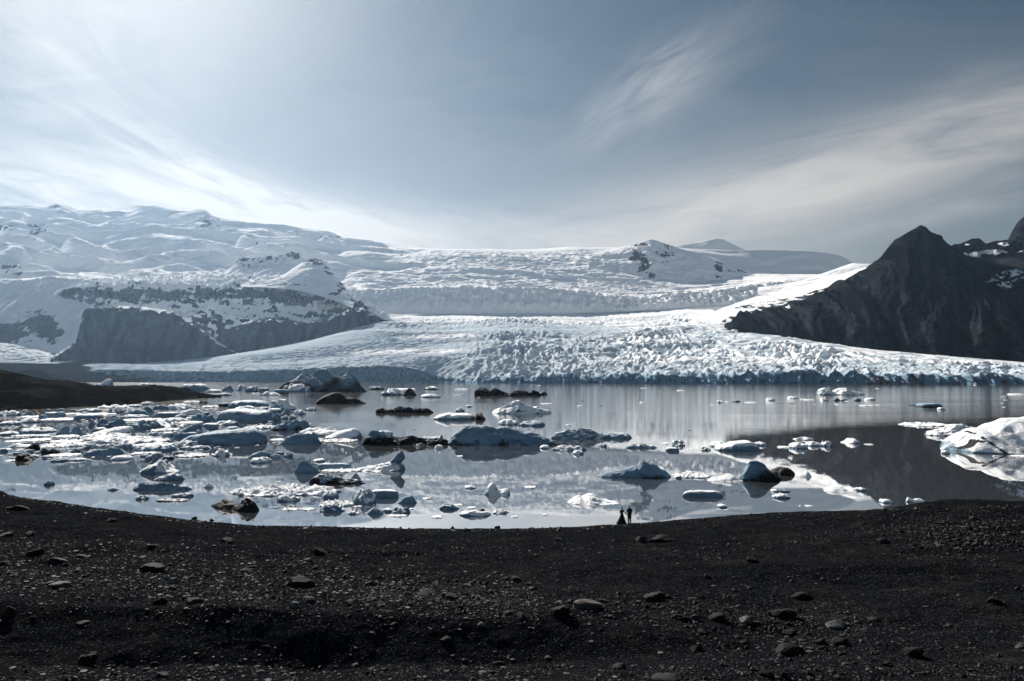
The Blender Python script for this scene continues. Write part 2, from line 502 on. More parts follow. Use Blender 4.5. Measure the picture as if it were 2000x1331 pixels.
# snow ridge and spurs left of the dark mountain
mass('snow_slope', [
    [(1370, 675, 3450), (1395, 655, 3450), (1420, 640, 3400), (1480, 618, 3450), (1560, 596, 3600), (1640, 562, 3750), (1700, 530, 3800), (1780, 500, 3800)],
    [(1370, 665, 3700), (1390, 625, 3700), (1405, 611, 3750), (1460, 594, 3900), (1540, 577, 4100), (1600, 560, 4150), (1700, 526, 4200), (1780, 500, 4200)],
    [(1370, 660, 3900), (1388, 620, 3900), (1398, 607, 4000), (1460, 584, 4300), (1540, 566, 4500), (1600, 549, 4600), (1668, 528, 4600), (1712, 518, 4600), (1780, 505, 4600)],
    [(1370, 640, 4600), (1540, 600, 5200), (1780, 560, 5200)]], [40, 30, 10], 1370, 1780, 1.4, M_mas,
    'sunlit snow slope running down the left shoulder of the dark mountain', 14, 260, 160, 53,
    lambda u, py, v, X, Y, Z, S: np.maximum(np.clip(.86 - v * .8, 0, .8) * (1 - sstep(1640, 1690, u)), spots(u, py, [(1455, 600, 30, 5, .62), (1500, 590, 36, 4, .55)])), 1.2, fine=4)
mass('snow_ridge', [
    [(1480, 578, 4900), (1600, 562, 4900), (1720, 535, 4900), (1800, 530, 4900)],
    [(1480, 566, 5100), (1588, 545, 5150), (1640, 527, 5200), (1668, 518, 5200), (1720, 520, 5200), (1800, 525, 5200)],
    [(1480, 562, 5300), (1560, 553, 5350), (1588, 541, 5400), (1640, 522, 5400), (1666, 514, 5400), (1708, 517, 5400), (1800, 525, 5400)],
    [(1480, 590, 6200), (1800, 570, 6200)]], [30, 20, 8], 1480, 1800, 1.6, M_far,
    'narrow white snow ridge behind the sunlit slope left of the dark mountain', 14, 300, 200, 59,
    lambda u, py, v, X, Y, Z, S: np.zeros_like(u), .8)

# dark mountain at the right and the crags behind it
mass('mountain', [
    [(1830, 530, 4000), (2000, 520, 4000), (2200, 520, 4000)],
    [(1830, 508, 4150), (1900, 500, 4200), (1960, 492, 4200), (2000, 470, 4200), (2200, 470, 4200)],
    [(1830, 500, 4400), (1845, 488, 4400), (1862, 476, 4400), (1885, 471, 4400), (1898, 466, 4400), (1912, 464, 4400), (1926, 476, 4400), (1938, 473, 4400), (1955, 471, 4400), (1968, 469, 4400), (1977, 452, 4400), (1986, 436, 4400), (1995, 426, 4400), (2006, 421, 4400), (2060, 402, 4400), (2120, 415, 4400), (2200, 400, 4400)],
    [(1830, 560, 5200), (2200, 560, 5200)]], [40, 40, 10], 1830, 2200, 1.2, M_dark,
    'jagged dark crags with snow gullies behind the dark pointed mountain, at the right edge', 46, 190, 150, 61,
    lambda u, py, v, X, Y, Z, S: 1 - np.maximum(spots(u, py, [(1935, 493, 34, 6, .95), (1905, 499, 20, 5, .9), (1962, 478, 16, 7, .7), (1890, 478, 7, 3, .6)]), 0), 3.0, fine=8)


def gully(X, Y, Z, v):
    s = X - .75 * Z + 60 * fbm2(X / 300, Z / 300, 2, 76)
    return 64 * (ridged2(s / 230, Z / 600, 3, 77) - .5) + 34 * (ridged2(s / 75, Z / 300, 3, 79) - .5)


mass('mountain', [
    [(1370, 680, 3300), (1400, 660, 3300), (1430, 645, 3200), (1500, 658, 2980), (1700, 688, 2760), (2000, 714, 2560), (2220, 730, 2400)],
    [(1370, 678, 3370), (1400, 658, 3350), (1430, 638, 3350), (1500, 625, 3300), (1600, 612, 3200), (1700, 606, 3100), (1800, 590, 3050), (1900, 610, 2900), (2000, 620, 2880), (2220, 600, 2800)],
    [(1370, 676, 3420), (1400, 656, 3440), (1425, 634, 3450), (1445, 622, 3460), (1480, 613, 3500), (1560, 592, 3560), (1620, 566, 3500), (1700, 548, 3420), (1760, 510, 3400), (1798, 495, 3400), (1850, 520, 3350), (1900, 545, 3300), (2000, 545, 3250), (2220, 520, 3200)],
    [(1370, 675, 3460), (1400, 654, 3480), (1422, 632, 3490), (1440, 619, 3500), (1480, 610, 3560), (1560, 589, 3650), (1620, 562, 3680), (1690, 525, 3720), (1720, 503, 3720), (1736, 482, 3720), (1750, 466, 3720), (1772, 451, 3720), (1786, 444, 3720), (1797, 437, 3720), (1807, 444, 3720), (1816, 452, 3720), (1838, 462, 3720), (1850, 474, 3720), (1870, 485, 3720), (1890, 501, 3740), (1915, 507, 3740), (1960, 506, 3740), (1988, 492, 3740), (2010, 485, 3740), (2220, 460, 3740)],
    [(1370, 690, 4300), (1700, 600, 4400), (1798, 560, 4400), (2220, 560, 4400)]], [56, 60, 60, 12], 1370, 2220, 1.2, M_dark,
    'dark pointed mountain of bare black rock with gullied flanks at the right', 14, 240, 200, 67,
    lambda u, py, v, X, Y, Z, S: 1 - np.maximum(spots(u, py, [(1975, 535, 40, 10, .55), (1945, 545, 20, 14, .5), (1965, 556, 30, 10, .55), (1990, 492, 20, 4, .6), (1545, 600, 14, 4, .55)]), 0), 2.8, fine=7, extra=gully)

# left massif: table cliff, cliff bands, snow bench, pyramid peak
def rock_bands(u, py, v, X, Y, Z, S):
    n = fbm2(X / 120 + Z / 60, Z / 45, 4, 5)
    r = .29 + .56 * np.exp(-((py - 577) / 11) ** 2) * (1 - sstep(520, 640, u)) + .20 * sstep(480, 560, u) * np.exp(-((py - 588) / 9) ** 2)
    r = r + .24 * np.exp(-((py - 622 - (u - 560) * -.12) / 8) ** 2) * sstep(470, 520, u) + .42 * n
    r = np.where((u < 190) & (py > 562), np.maximum(r, .62 + .3 * n), r)
    return np.clip(r * (1 - sstep(2.2, 3.2, v) * .5) * (1 - sstep(3.0, 3.5, v)), 0, 1)


def rock_slope(u, py, v, X, Y, Z, S):
    return np.where(v < .90, 1.0, .80 + .9 * fbm2(X / 55, Z / 22, 3, 8) - .34 * sstep(.98, 1.1, v))


mass('mountain', [
    [(90, 672, 4480), (130, 650, 4500), (200, 650, 4500), (330, 660, 4480), (450, 668, 4440), (600, 668, 4420), (700, 650, 4400), (760, 642, 4330)],
    [(90, 640, 4640), (112, 592, 4700), (140, 596, 4700), (200, 600, 4660), (300, 610, 4640), (370, 614, 4630), (430, 624, 4600), (500, 634, 4580), (600, 634, 4560), (660, 624, 4520), (700, 612, 4480), (730, 622, 4430), (760, 638, 4370)],
    [(90, 620, 4660), (115, 572, 4740), (150, 568, 4740), (190, 563, 4740), (230, 560, 4740), (260, 556, 4740), (300, 560, 4740), (340, 569, 4740), (365, 560, 4740), (410, 568, 4740), (470, 567, 4740), (530, 566, 4740), (560, 557, 4740), (620, 556, 4720), (660, 575, 4650), (700, 596, 4560), (730, 614, 4460), (760, 630, 4390)],
    [(90, 618, 4760), (115, 569, 4900), (190, 556, 5000), (300, 551, 5050), (400, 549, 5060), (470, 547, 5050), (560, 548, 5000), (620, 548, 4930), (660, 571, 4780), (700, 593, 4650), (730, 612, 4520), (760, 629, 4430)],
    [(90, 617, 4800), (115, 566, 5050), (190, 552, 5250), (300, 545, 5350), (400, 541, 5400), (470, 540, 5350), (560, 540, 5250), (620, 542, 5100), (660, 569, 4900), (700, 592, 4720), (730, 611, 4580), (760, 628, 4480)],
    [(90, 660, 5300), (115, 600, 5500), (400, 590, 5900), (620, 590, 5700), (760, 640, 5100)]], [30, 70, 30, 30, 8], 90, 760, 1.2, M_mas,
    'snow bench with broken dark cliff bands behind the blue grey table cliff', 80, 170, 100, 71, rock_bands, 3.0, fine=10)
mass('mountain', [
    [(310, 690, 4240), (440, 690, 4240), (580, 680, 4280)],
    [(310, 672, 4330), (330, 645, 4340), (348, 628, 4360), (365, 620, 4370), (390, 606, 4390), (405, 599, 4400), (413, 596, 4400), (424, 601, 4400), (440, 609, 4400), (465, 617, 4400), (490, 625, 4400), (530, 640, 4400), (580, 668, 4380)],
    [(310, 690, 4520), (413, 640, 4560), (580, 690, 4500)]], [40, 8], 310, 580, 1.1, M_mas,
    'dark rocky knoll with snow streaks between the table cliff and the pyramid peak', 26, 90, 70, 74,
    lambda u, py, v, X, Y, Z, S: np.clip(.72 + .9 * fbm2(X / 50 + Z / 40, Z / 30, 4, 12) - .45 * np.exp(-((py - 598 - np.abs(u - 413) * .62) / 5.0) ** 2) - .25 * sstep(425, 470, u), 0, 1), 2.0, fine=5)
mass('mountain', [
    [(335, 726, 4000), (450, 706, 4020), (600, 682, 4060), (700, 658, 4100), (770, 652, 4150)],
    [(335, 722, 4150), (372, 700, 4160), (400, 682, 4180), (430, 655, 4200), (460, 640, 4220), (490, 630, 4230), (520, 627, 4230), (560, 630, 4230), (600, 634, 4230), (640, 628, 4240), (668, 617, 4250), (690, 608, 4250), (704, 605, 4250), (722, 615, 4240), (745, 627, 4230), (770, 642, 4220)],
    [(335, 724, 4380), (400, 682, 4380), (490, 629, 4400), (600, 632, 4400), (700, 604, 4380), (745, 628, 4320), (770, 642, 4300)],
    [(335, 740, 4600), (490, 690, 4600), (700, 680, 4560), (770, 670, 4500)]], [56, 14, 6], 335, 770, 1.1, M_mas,
    'dark scree slope running down to the glacier right of the table cliff', 30, 95, 80, 75, rock_slope, 2.6, fine=9, sm=1, soft=[20, 1.5, 4, 20])
mass('mountain', [
    [(70, 724, 3900), (200, 722, 3850), (330, 716, 3870), (450, 706, 3930), (530, 704, 3980)],
    [(70, 720, 3960), (100, 704, 3980), (126, 690, 4000), (150, 668, 4020), (156, 640, 4040), (161, 613, 4050), (170, 607, 4060), (200, 606, 4060), (240, 603, 4070), (275, 606, 4070), (300, 608, 4060), (320, 612, 4060), (338, 614, 4050), (352, 624, 4050), (372, 636, 4040), (392, 648, 4040), (415, 664, 4040), (445, 684, 4030), (480, 698, 4020), (530, 712, 4020)],
    [(70, 720, 4060), (100, 703, 4080), (150, 667, 4180), (161, 611, 4240), (240, 600, 4280), (320, 609, 4280), (352, 622, 4240), (392, 647, 4200), (445, 684, 4140), (530, 712, 4100)],
    [(70, 730, 4400), (161, 660, 4460), (320, 660, 4460), (530, 730, 4300)]], [60, 14, 6], 70, 530, 1.1, M_mas,
    'blue grey table cliff of bare shaded rock, left of the glacier', 30, 95, 70, 73, rock_slope, 2.4, fine=10, sm=1, soft=[20, 1.5, 4, 20])
mass('mountain', [
    [(470, 560, 4700), (540, 562, 4640), (600, 570, 4560), (660, 590, 4440), (700, 606, 4380), (780, 640, 4300)],
    [(470, 552, 4900), (540, 548, 4800), (580, 535, 4760), (612, 530, 4740), (650, 560, 4660), (690, 590, 4560), (730, 617, 4440), (780, 640, 4350)],
    [(470, 552, 5000), (530, 549, 4990), (550, 540, 4990), (575, 522, 4990), (592, 511, 4990), (602, 506, 4990), (612, 503, 4990), (628, 506, 4980), (640, 520, 4960), (655, 538, 4900), (668, 552, 4880), (690, 577, 4800), (712, 598, 4700), (730, 612, 4600), (745, 625, 4500), (780, 640, 4400)],
    [(470, 580, 5500), (612, 560, 5500), (780, 660, 5000)]], [36, 40, 8], 470, 780, 1.2, M_mas,
    'white pyramid peak with a rocky top and a dark ridge falling to the glacier', 14, 170, 120, 83,
    lambda u, py, v, X, Y, Z, S: np.maximum.reduce([spots(u, py, [(614, 510, 24, 12, .68), (640, 528, 14, 16, .56), (668, 560, 14, 20, .55), (700, 592, 12, 14, .85), (725, 612, 16, 12, .95), (655, 575, 22, 5, .6), (575, 557, 30, 3, .6)]), sstep(690, 735, u) * .9]), 1.0, fine=4)
mass('mountain', [
    [(420, 550, 5100), (500, 548, 5050), (600, 545, 5050), (640, 550, 5100)],
    [(420, 545, 5250), (460, 525, 5280), (520, 515, 5300), (600, 520, 5300), (640, 535, 5300)],
    [(420, 543, 5400), (445, 528, 5400), (463, 510, 5400), (470, 501, 5400), (482, 503, 5400), (500, 502, 5400), (520, 500, 5400), (545, 497, 5400), (562, 494, 5400), (576, 488, 5400), (586, 496, 5400), (600, 512, 5400), (640, 530, 5400)],
    [(420, 570, 5900), (640, 570, 5900)]], [26, 30, 8], 420, 640, 1.3, M_mas,
    'craggy snow ridge just left of and behind the white pyramid peak', 16, 120, 100, 89,
    lambda u, py, v, X, Y, Z, S: spots(u, py, [(472, 508, 20, 11, .64), (530, 507, 60, 10, .56), (577, 496, 22, 12, .62), (500, 520, 50, 9, .46)]), 1.5, fine=4)

# ---------------------------------------------------------------- glacier tongue
u = ax(60, 2240, 1.5)
front = [(60, 747.2), (850, 747.6), (960, 748.6), (1300, 749.8), (1700, 751.3), (2000, 752.3), (2240, 753)]
fy = np.array(front)
def fr(x): return float(water_Y(np.interp(x, fy[:, 0], fy[:, 1])))
top = [(60, 742), (90, 735), (140, 727), (220, 722), (300, 724), (400, 727), (480, 725), (560, 723), (640, 718), (700, 717), (760, 716), (810, 720), (850, 733), (880, 742), (920, 742), (960, 738), (1050, 735), (1200, 734), (1400, 733), (1500, 728), (1600, 727), (1700, 730), (1800, 732), (1900, 734), (2000, 737), (2240, 742)]
g0 = [(x, np.interp(x, fy[:, 0], fy[:, 1]) + 2.5, fr(x) - 6) for x in ax(60, 2240, 20)]
g0b = [(x, np.interp(x, fy[:, 0], fy[:, 1]), fr(x) + 3 + 26 * float(ridged2(x / 46., 1.7, 3, 3))) for x in ax(60, 2240, 6)]
g1 = [(x, y, fr(x) + 34) for (x, y) in top]
g2 = [(60, 738, 3420), (120, 722, 3450), (200, 716, 3550), (330, 713, 3600), (450, 706, 3600), (600, 697, 3600), (740, 693, 3500), (850, 700, 3300), (950, 705, 3050), (1100, 700, 2980), (1300, 695, 2900), (1500, 700, 2660), (1700, 708, 2450), (1900, 718, 2320), (2000, 722, 2250), (2240, 735, 2150)]
g3 = [(60, 734, 3600), (120, 719, 3700), (200, 714, 3800), (330, 707, 3860), (450, 694, 3920), (600, 669, 3980), (680, 650, 4010), (740, 646, 3950), (850, 650, 3850), (1000, 645, 3750), (1150, 642, 3700), (1300, 643, 3600), (1420, 646, 3250), (1500, 655, 2960), (1700, 684, 2730), (2000, 709, 2540), (2240, 722, 2400)]
g4 = [(60, 733, 3700), (120, 718, 3850), (330, 706, 3960), (450, 693, 4020), (600, 667, 4080), (680, 645, 4160), (740, 632, 4300), (850, 624, 4600), (1000, 628, 4500), (1150, 632, 4450), (1300, 633, 4300), (1400, 634, 3700), (1450, 640, 3350), (1500, 653, 3020), (1700, 683, 2780), (2000, 708, 2590), (2240, 721, 2450)]
g5 = [(60, 732.5, 3800), (330, 705.5, 4060), (450, 692.5, 4120), (600, 666.5, 4180), (680, 640, 4300), (740, 622, 4500), (850, 610, 5000), (1000, 611, 5050), (1150, 612, 5100), (1300, 603, 5100), (1400, 606, 4700), (1440, 624, 3600), (1500, 652.5, 3060), (1700, 682.5, 2820), (2000, 707.5, 2630), (2240, 720.5, 2500)]
X, Y, Z, v = loft([g0, g0b, g1, g2, g3, g4, g5], u, [4, 26, 100, 140, 60, 60], .6, 5, [8, 0, 7, 25, 22, 15, 15])
Z[:, :] = smooth_rows(Z, 1)
uu = np.repeat(u[None], len(Z), 0)
zone = np.clip(sstep(840, 1010, uu) * (1 - .75 * sstep(3.4, 4.0, v)), 0, 1)
zone = zone * (1 - .50 * sstep(1560, 1780, uu))
wx = X + 34 * fbm2(X / 130, Y / 130, 2, 41); wy = Y + 40 * fbm2(X / 130, Y / 130, 2, 43)
xr, yr = .90 * wx + .43 * wy, -.43 * wx + .90 * wy      # across and along the crevasses
s1 = np.clip(ridged2(xr / 46, yr / 150, 2, 51), 0, 1) ** 1.5
s2 = np.clip(ridged2(xr / 20, yr / 46, 3, 55), 0, 1) ** 1.3
cellular = np.abs(perlin2(wx / 34, wy / 52, 61))
big = .55 + .9 * sstep(-.2, .5, fbm2(X / 330, Y / 420, 2, 57))
env = sstep(1.2, 2.0, v) * (1 - sstep(5.2, 6.0, v) * .6)
pinch = 1 - sstep(3.3, 4.0, v) * np.maximum(1 - sstep(640, 760, uu), sstep(1430, 1500, uu) * .6) * .93
Z = Z + env * pinch * zone * big * (30 * (s1 - .5) + 15 * (s2 - .5) + 12 * (cellular - .3))
Z = Z + env * pinch * (1 - zone) * (5.5 * (ridged2(X / 90 + Y / 300, Y / 24, 3, 63) - .5) + 2.2 * fbm2(X / 15, Y / 16, 2, 65))
# broad swells that give the white and grey bands
Z = Z + env * pinch * (1 - sstep(1350, 1500, uu)) * (30 * fbm2(X / 900 + Y / 900, Y / 300, 2, 67) * sstep(2.2, 3.2, v))
bulge = np.exp(-((uu - 1005) / 80) ** 2 - ((v - 4.62) / .28) ** 2) + .8 * np.exp(-((uu - 1310) / 90) ** 2 - ((v - 4.85) / .28) ** 2) + .55 * np.exp(-((uu - 840) / 110) ** 2 - ((v - 4.55) / .25) ** 2)
Z = Z + bulge * (20 + 26 * (ridged2(X / 40, Y / 50, 2, 69) - .4))
# calving front: vertical flutes and notches
fl = (ridged2(X / 26, Z / 90, 3, 71) - .5)
Yf = Y + sstep(.8, 1.1, v) * (1 - sstep(1.7, 2.3, v)) * (34 * fl + 14 * fbm2(X / 9, Z / 14, 2, 73))
topj = sstep(1.5, 2.0, v) * (1 - sstep(2.0, 2.5, v))
Z = Z + topj * (5 * fbm2(X / 30, Y / 60, 3, 75))
blue = np.clip((1 - sstep(1.9, 2.15, v)) * .85 + zone * (1 - s1) * .40 + (1 - zone) * sstep(1.9, 2.3, v) * (.36 + .36 * fbm2(X / 500 + Y / 900, (Y + .3 * X) / 70, 3, 91)) * (1 - sstep(3.9, 4.6, v) * .6), 0, 1)  # blue ice; the front cliff's share is darkened as painted shade
rock = np.clip(.34 * sstep(.2, .7, ridged2(X / 16, Z / 120, 2, 81) - .25) * (1 - sstep(1.8, 2.1, v)), 0, 1)
rock = rock + (1 - zone) * sstep(1.9, 2.3, v) * .20 * sstep(-.1, .3, fbm2(X / 1400 + Y / 2600, (Y + .32 * X + 70 * fbm2(X / 600, Y / 600, 2, 87)) / 55, 3, 88)) + (1 - zone) * sstep(1.9, 2.3, v) * .26 * sstep(-.25, .35, fbm2(X / 700 + Y / 500, Y / 120, 3, 85)) + zone * sstep(2.0, 2.4, v) * .2 * sstep(-.1, .5, fbm2(X / 160, Y / 160, 3, 86))
rock = rock + sstep(1450, 1700, uu) * (1 - sstep(1.75, 2.15, v)) * .34 + sstep(3.75, 4.0, v) * sstep(1480, 1520, uu) * .25  # first term darkens the right-hand front, painted shade on clean ice
pyg = pix(X, Y, Z)
band = 1.3 * np.exp(-((pyg - 619) / 15) ** 4) * sstep(745, 800, uu) * (1 - sstep(1400, 1440, uu)) + .9 * np.exp(-((pyg - 657 + (uu - 860) * .02) / 4.5) ** 2 - ((uu - 860) / 95) ** 2) + .75 * np.exp(-((pyg - 687 + (uu - 780) * .012) / 6) ** 2 - ((uu - 790) / 170) ** 2)
white = np.clip((1 - sstep(700, 722, pyg + 5 * fbm2(X / 120, Y / 120, 2, 90))) * 1.15 * band + (1 - sstep(702, 724, pyg)) * .62 * sstep(1060, 1250, uu) * sstep(.2, .7, s1) * sstep(2.1, 2.6, v) - 1.5 * np.clip(bulge, 0, 1) + .35 * sstep(3.0, 4.0, v) * sstep(1450, 1600, uu), 0, 1)
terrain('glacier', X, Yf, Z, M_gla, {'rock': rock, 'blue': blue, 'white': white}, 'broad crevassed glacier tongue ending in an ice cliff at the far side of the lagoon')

# small second glacier lobe and low moraine at the far left
u = ax(-260, 175, 1.6)
X, Y, Z, v = loft([
    [(-260, 722, 3900), (0, 716, 3900), (100, 712, 3900), (150, 706, 3900), (175, 704, 3900)],
    [(-260, 690, 4050), (0, 692, 4050), (60, 694, 4050), (110, 700, 4020), (150, 705, 3960), (175, 704.5, 3960)],
    [(-260, 664, 4300), (0, 670, 4250), (50, 676, 4250), (100, 688, 4200), (150, 704, 4050), (175, 704.6, 4050)],
    [(-260, 700, 5000), (175, 720, 5000)]], u, [36, 40, 6], .8, 3)
Z = Z + sstep(0, .5, v) * (1 - sstep(120, 160, u)[None]) * (9 * (ridged2((X + Y * .5) / 46, (Y - X * .5) / 60, 3, 91) - .5))
terrain('glacier', X, Y, Z, M_gla, {'rock': np.zeros_like(Z), 'blue': np.zeros_like(Z) + .15, 'white': np.zeros_like(Z) + .45}, 'small white glacier lobe at the far left edge beneath the table cliff')
mass('moraine', [
    [(-260, 748.6, 2800), (150, 747.6, 3100), (420, 730, 3500)],
    [(-260, 730, 2900), (0, 734, 2950), (60, 732, 3000), (95, 737, 3050), (170, 726, 3350), (260, 716, 3600), (420, 712, 3700)],
    [(-260, 706, 3500), (0, 707, 3500), (100, 708, 3520), (200, 712, 3600), (300, 712, 3700), (420, 709, 3800)],
    [(-260, 730, 4200), (420, 730, 4200)]], [20, 16, 4], -260, 420, 2.0, M_hill,
    'low dark moraine flat beneath the table cliff, far left', 10, 200, 160, 93, lambda u, py, v, X, Y, Z, S: np.full_like(u, .9), .6)
mass('moraine', [
    [(15, 747.5, 2500), (110, 747.0, 2600)],
    [(15, 735, 2560), (40, 724, 2580), (60, 719, 2600), (75, 721, 2600), (92, 729, 2620), (110, 745, 2640)],
    [(15, 740, 2700), (110, 750, 2750)]], [16, 8], 15, 110, 1.5, M_hill,
    'small dark gravel mound on the far shore behind the left headland', 6, 60, 60, 95, lambda u, py, v, X, Y, Z, S: np.full_like(u, .9), .8)

# headland at the left
mass('headland', [
    [(-300, 806, 395), (0, 804, 388), (120, 799, 410), (220, 793, 450), (320, 784, 540), (380, 779, 610), (432, 782, 660)],
    [(-300, 803, 400), (0, 800, 396), (120, 795, 418), (220, 789, 460), (320, 780, 552), (380, 776.6, 625), (432, 781, 668)],
    [(-300, 770, 440), (0, 772, 430), (50, 768, 436), (120, 772, 450), (200, 774, 490), (300, 770, 580), (380, 773, 645), (432, 780, 675)],
    [(-300, 735, 520), (0, 738, 500), (60, 745, 500), (120, 752, 510), (200, 762, 530), (300, 762, 610), (360, 765, 650), (390, 771, 670), (432, 779, 680)],
    [(-300, 716, 600), (0, 722, 580), (22, 727, 580), (50, 736, 580), (78, 740, 590), (100, 749, 600), (125, 749, 600), (150, 747, 600), (175, 752, 620), (200, 757, 620), (235, 757, 640), (262, 756, 660), (300, 755, 680), (340, 757, 700), (362, 760, 700), (380, 767, 690), (400, 772, 690), (410, 776, 690), (432, 779, 690)],
    [(-300, 760, 760), (0, 760, 740), (300, 768, 760), (432, 776.5, 740)],
    [(-300, 775, 900), (0, 772, 860), (432, 778, 800)]], [6, 26, 26, 26, 8, 4], -300, 432, 1.6, M_hill,
    'dark gravel headland reaching into the lagoon from the left edge', 4.5, 60, 45, 97,
    lambda u, py, v, X, Y, Z, S: np.clip(.60 + .8 * fbm2(X / 34, Y / 26, 4, 99), 0, 1), .5, fine=1.5)

# ---------------------------------------------------------------- water
m, t, b = new_mat('lagoon_water', .03, .5)
b.inputs['IOR'].default_value = 14.0
pw = pos(t)
silt = noise(t, scaled(t, pw, (.01, .02, 1)), 1.0, 3)
t.links.new(mixc(t, silt, (.048, .050, .051), (.060, .061, .062)), b.inputs['Base Color'])
sep = t.nodes.new('ShaderNodeSeparateXYZ'); t.links.new(pw, sep.inputs[0])
Yw = N(t, sep.outputs[1]); Xw = N(t, sep.outputs[0])
patch = noise(t, scaled(t, pw, (.004, .016, 1)), 1.0, 3)
wind = ((Yw + (patch - .5) * 160.0).smooth(150, 430) * .96 + .035) * (patch.smooth(.2, .6) * .7 + .3)
rp = noise(t, scaled(t, pw, (.9, 1.6, 1)), 1.0, 3, .55)
rp2 = noise(t, scaled(t, pw, (.12, .30, 1)), 1.0, 2, .5)
hgt = (rp * .035 + rp2 * .12) * wind
bump(t, b, hgt, .5, 1.0)
t.links.new((wind * .07 + .004).s, b.inputs['Roughness'])
M_water = m
V = np.array([(-6000, 20, 0), (6000, 20, 0), (6000, 5200, 0), (-6000, 5200, 0)], float)
wo = link('water', mesh_np('water', V, np.array([[0, 1, 2, 3]]), False, None, M_water))
tag(wo, 'calm grey lagoon reflecting the sky, the glacier and the floating ice', 'water', kind='structure')

# ---------------------------------------------------------------- haze
hm = bpy.data.materials.new('haze'); hm.use_nodes = True
ht = hm.node_tree
for n in list(ht.nodes):
    if n.type == 'BSDF_PRINCIPLED': ht.nodes.remove(n)
pv = ht.nodes.new('ShaderNodeVolumePrincipled')
pv.inputs['Color'].default_value = (.45, .69, 1.0, 1)
pv.inputs['Absorption Color'].default_value = (1, 1, 1, 1)
pv.inputs['Density'].default_value = 1.05e-5
pv.inputs['Anisotropy'].default_value = .6
ht.links.new(pv.outputs[0], [n for n in ht.nodes if n.type == 'OUTPUT_MATERIAL'][0].inputs['Volume'])
bx = np.array([(x, y, z) for x in (-9500, 9500) for y in (-60, 10400) for z in (-4.6, 2030)], float)
hf = np.array([(0, 1, 3, 2), (4, 6, 7, 5), (0, 4, 5, 1), (2, 3, 7, 6), (0, 2, 6, 4), (1, 5, 7, 3)])
hz_o = link('haze', mesh_np('haze', bx, hf, False, None, hm))
tag(hz_o, 'thin blue haze that softens the far mountains and the icefield', 'haze', kind='stuff')
# ---------------------------------------------------------------- black gravel shore
shore = [(-300, 918), (-100, 940), (0, 960), (60, 975), (150, 985), (300, 1008), (420, 1019), (500, 1025), (700, 1030), (850, 1033), (1000, 1032), (1150, 1028), (1240, 1022), (1400, 1008), (1500, 1002), (1600, 998), (1700, 995), (1790, 992), (2000, 986), (2300, 975)]
sh = np.array(shore, float)
u = ax(-900, 2900, 3.2)


def lin(pts): return np.interp(u, [p[0] for p in pts], [p[1] for p in pts]), np.interp(u, [p[0] for p in pts], [p[2] for p in pts])


rows = []
for pts in ([(-300, 1350, 31), (2300, 1350, 31)],
            [(-300, 1300, 35.6), (400, 1300, 37.2), (700, 1297, 37.5), (1100, 1285, 37.5), (1400, 1290, 36.3), (1600, 1290, 35), (2300, 1285, 35.5)],
            [(-300, 1165, 43), (0, 1178, 42), (350, 1188, 41), (700, 1192, 41), (900, 1205, 40.5), (1100, 1220, 40.3), (1500, 1246, 40.5), (1700, 1240, 41), (2000, 1215, 44), (2300, 1200, 44)],
            [(-300, 1095, 57), (0, 1108, 55), (700, 1122, 53), (1100, 1128, 52), (1500, 1125, 53), (1650, 1110, 56), (1800, 1092, 60), (2000, 1090, 61), (2300, 1080, 62)],
            [(-300, 990, 88), (0, 1012, 80), (300, 1045, 72), (600, 1068, 66.5), (900, 1076, 64.5), (1200, 1068, 66), (1450, 1046, 71), (1560, 1030, 74), (1650, 1012, 76), (1730, 997, 77), (1790, 984, 78), (1840, 976, 78), (1900, 972, 78), (1960, 973, 78), (2000, 975, 78), (2300, 990, 78)]):
    py, Y = lin(pts)
    rows.append(np.stack(P(u, gsm(py, 8), gsm(Y, 20))))
spy = np.interp(u, sh[:, 0], sh[:, 1]); spy = gsm(spy, 6)
sY = water_Y(spy)
sX = P(u, spy, sY)[0]
sh_Y = sY + 1.3 * fbm2(sX / 9, sX * 0, 5, 9, .6)
rows.append(np.stack([sX * (sh_Y - 4) / sY, sh_Y - 4, .38 + 0 * u]))
rows.append(np.stack([sX, sh_Y, 0 * u - .01]))
rows.append(np.stack([sX * (sh_Y + 8) / sY, sh_Y + 8, 0 * u - 1.0]))
rows.append(np.stack([sX * (sh_Y + 60) / sY, sh_Y + 60, 0 * u - 3.2]))
rows = np.array(rows)
# bank up to the photographer's feet and beyond
r0 = rows[0]
f0 = np.stack([r0[0] * 1.02, r0[1] * .0 + 22, r0[2] * 0 + 6.6]); f1 = np.stack([r0[0] * 1.04, r0[1] * 0 + 2, r0[2] * 0 + 13.3]); f2 = np.stack([r0[0] * 1.1, r0[1] * 0 - 40, r0[2] * 0 + 15.0])
rows = np.concatenate([np.stack([f2, f1, f0]), rows])
segs = [4, 10, 14, 60, 110, 110, 90, 70, 14, 6, 4]
out = []
for k, n in enumerate(segs):
    t = (np.arange(n) / n)[:, None, None]
    out.append(rows[k][None] + (rows[k + 1] - rows[k])[None] * t)
out.append(rows[-1][None])
A = np.concatenate(out, 0)
X, Y, Z = A[:, 0].copy(), A[:, 1].copy(), A[:, 2].copy()
for _ in range(14):
    Z[1:-20] = .25 * Z[:-21] + .5 * Z[1:-20] + .25 * Z[2:-19]
dsh = np.clip((sh_Y[None] - Y) / 9.0, 0, 1)
amp = .12 + .88 * dsh
vis = sstep(24, 34, Y)
Z = Z + vis * amp * (.62 * fbm2(X / 11, Y / 6.5, 3, 201) + .16 * (ridged2(X / 4.2, Y / 3.2, 3, 205) - .5) + .07 * fbm2(X / .9, Y / .9, 3, 209)) * (Y < sh_Y[None] + 2)
